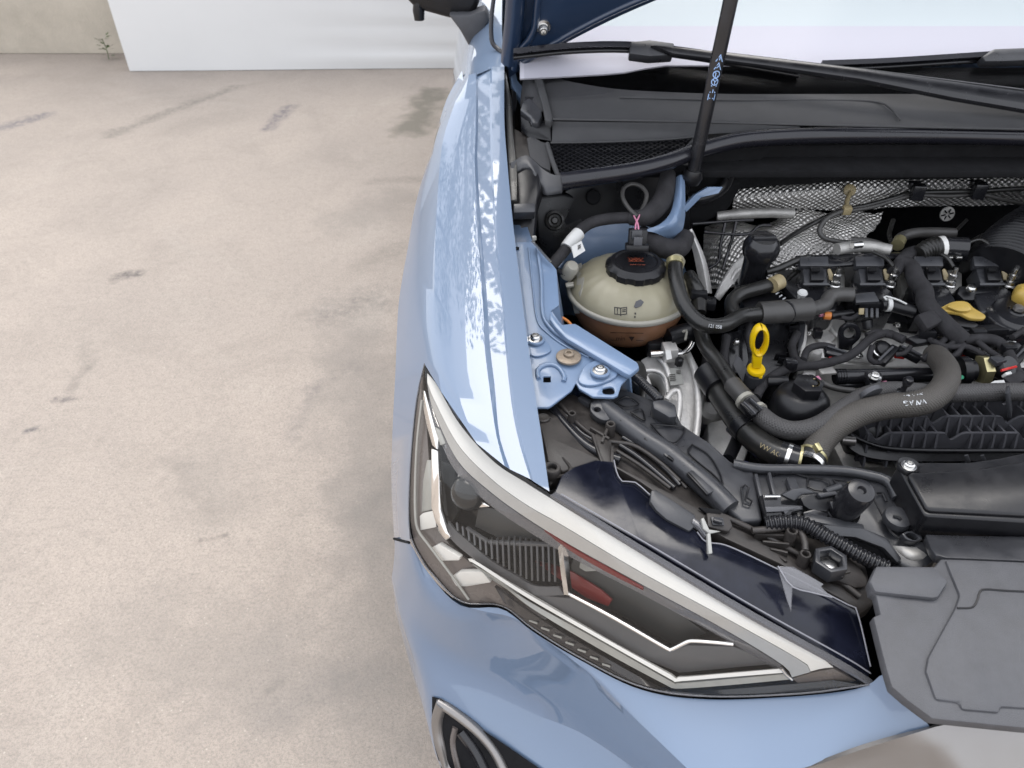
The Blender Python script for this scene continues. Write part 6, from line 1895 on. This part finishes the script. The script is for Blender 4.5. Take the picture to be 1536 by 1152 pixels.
lm = plane_map(W(1012, 565, .8103), W(1020, 564, .8103) - W(1012, 565, .8103), W(1011, 558, .8125) - W(1012, 565, .8103))
printed('label_print', strokes([[(-.9, .5 - .4 * i), (.1, .5 - .4 * i)] for i in range(4)] + [[(.5, 1.2), (1.2, 1.2)], [(.5, .9), (1.2, .9)], [(.5, .6), (1.2, .6)]], .16), lm, PRINTK, em)
tube('mount_pipe', WL('976,531,.825 990,530,.826 1000,530,.826'), .0048, STEEL, car, 12)
tube('mount_pipe', WL('1010,531,.826 1024,530,.826 1034,522,.83 1038,514,.834'), .0044, STEEL, car, 12)
blk2 = box('valve_block', W(1004, 528, .826), (.020, .022, .022), ALU, car, (0, 0, 5), .002)
plate('valve_label', WL('998,526,.840 1006,525,.840 1008,538,.834 1000,540,.834'), .0008, WHT, blk2, 0)
box('black_connector', W(982, 520, .82), (.024, .02, .024), BLK, car, (0, 0, 0), .003)
tube('tank_outlet', WL('1002,506,.838 1022,500,.84 1042,496,.842'), .0135, BLK, car, 18)
tube('outlet_clip', WL('1024,498,.856 1030,496,.857 1028,510,.85'), .0018, TANKS, car, 6)
lathe('mount_nut', W(1019, 542, .822), [(0, .006), (.004, .006), (.006, .004), (.006, -.006), (0, -.006)], BLK, (0, 0, 1), 6, car)
# alloy casings deep beside the mount
plate('alloy_casing', WL('1060,632,.74 1092,626,.742 1112,650,.735 1124,672,.73 1116,696,.722 1082,690,.725 1062,672,.73'), .06, ALU, car, .006)
plate('alloy_casing', WL('1056,590,.755 1084,590,.755 1096,614,.748 1064,628,.745'), .05, ALUD, car, .006)
lathe('alloy_hub', W(1064, 612, .765), [(0, .006), (.012, .006), (.018, .0), (.018, -.02), (0, -.02)], ALUD, (.3, -.4, .8), 24, car)
tube('dark_strut', WL('1092,690,.80 1104,664,.79 1112,640,.78'), .008, BLK, car, 10)
plate('blue_cap', WL('1106,690,.79 1124,690,.79 1128,702,.785 1108,704,.785'), .02, mat('deep_blue_plastic', (.01, .015, .12), .4), car, .003)
tube('clip_lever', WL('1094,642,.81 1104,652,.81'), .0055, GRY, car, 8)

# smaller pieces that fill the gaps round the engine
plate('elbow_bracket', WL('1112,448,.850 1166,432,.852 1196,452,.848 1150,464,.846 1118,466,.846'), .03, BLK, car, .003)
for px in (1256, 1360, 1432):
    plate('coil_spacer', WL('%d,404,.852 %d,404,.852 %d,440,.842 %d,440,.842' % (px - 12, px + 12, px + 12, px - 8)), .03, ALUD, car, .003)
tube('actuator_pipe', YL('1255,374,1.03 1285,370,1.04 1310,371,1.04 1336,376,1.03'), .0095, ALUD, car, 12)
tube('actuator_rod', YL('1278,368,1.025 1292,367,1.03'), .0055, STEEL, car, 10)
plate('head_edge', WL('1203,482,.822 1211,478,.824 1212,500,.815 1206,545,.80 1199,545,.80'), .012, ALU, car, .003)
plate('head_web', WL('1216,520,.804 1244,508,.808 1262,524,.802 1246,536,.798 1222,538,.797'), .010, ALU, car, .004)
plate('head_web', WL('1296,486,.81 1340,480,.812 1352,498,.806 1312,504,.804'), .012, ALU, car, .004)
for px, py, z in ((1215, 500, .812), (1250, 540, .802), (1346, 488, .818), (1296, 512, .808), (1362, 512, .82)):
    bolt(W(px, py, z), .0042, STEEL, car)
for s, r_, m_ in (('1450,330,1.14 1430,352,1.11 1424,372,1.08', .003, RUB), ('1476,352,1.10 1446,368,1.07 1424,380,1.05', .0035, RUB), ('1340,330,1.15 1334,352,1.12 1340,372,1.06', .004, RUB), ('1200,404,1.0 1184,416,.99 1172,430,.97', .004, RUB)):
    tube('thin_cable', YL(s), r_, m_, car, 8)
for s, r_ in (('1130,470,.85 1122,500,.84 1128,530,.83', .005), ('1090,505,.84 1086,540,.83 1096,580,.82', .006), ('1060,520,.80 1058,560,.79 1066,600,.78', .006), ('1466,512,.852 1486,528,.848 1500,536,.85', .004), ('1366,520,.84 1356,530,.836 1344,532,.832', .0035), ('1446,516,.848 1436,530,.842 1424,536,.836', .0035), ('1400,512,.846 1420,520,.846 1450,520,.846 1476,532,.842', .004), ('1290,470,.85 1276,478,.846 1262,476,.846', .0035)):
    tube('thin_lead', WL(s), r_, TAPE, car, 8)
for px, py, z, sx, sy in ((1098, 470, .85, .02, .016), (1064, 455, .865, .018, .02), (1182, 478, .835, .02, .014), (1226, 500, .82, .012, .012), (1390, 500, .85, .022, .012), (1466, 500, .85, .02, .012), (1512, 524, .845, .018, .012)):
    box('small_connector', W(px, py, z), (sx, sy, .014), BLK, car, (0, 0, (px * 7) % 40 - 20), .002)

# the other end of the bay, plainly built
bat = box('battery', (1.16, .88, .80), (.20, .26, .18), BLK, bevel=.006)
plate('battery_lid', [Vector((1.05, .74, .90)), Vector((1.27, .74, .90)), Vector((1.27, 1.02, .90)), Vector((1.05, 1.02, .90))], .012, GRY, bat, .004)
box('air_filter_box', (.98, .66, .80), (.22, .20, .16), BLK, bevel=.012)
# mirrored headlamp, bumper and inner wing so that the far side is closed as well
mirror(bmp)
hl2 = mirror(hl)
for ch_ in list(hl.children):
    mirror(ch_, hl2)
mirror(gtr); mirror(cov); mirror(apron); mirror(carr); mirror(dc)
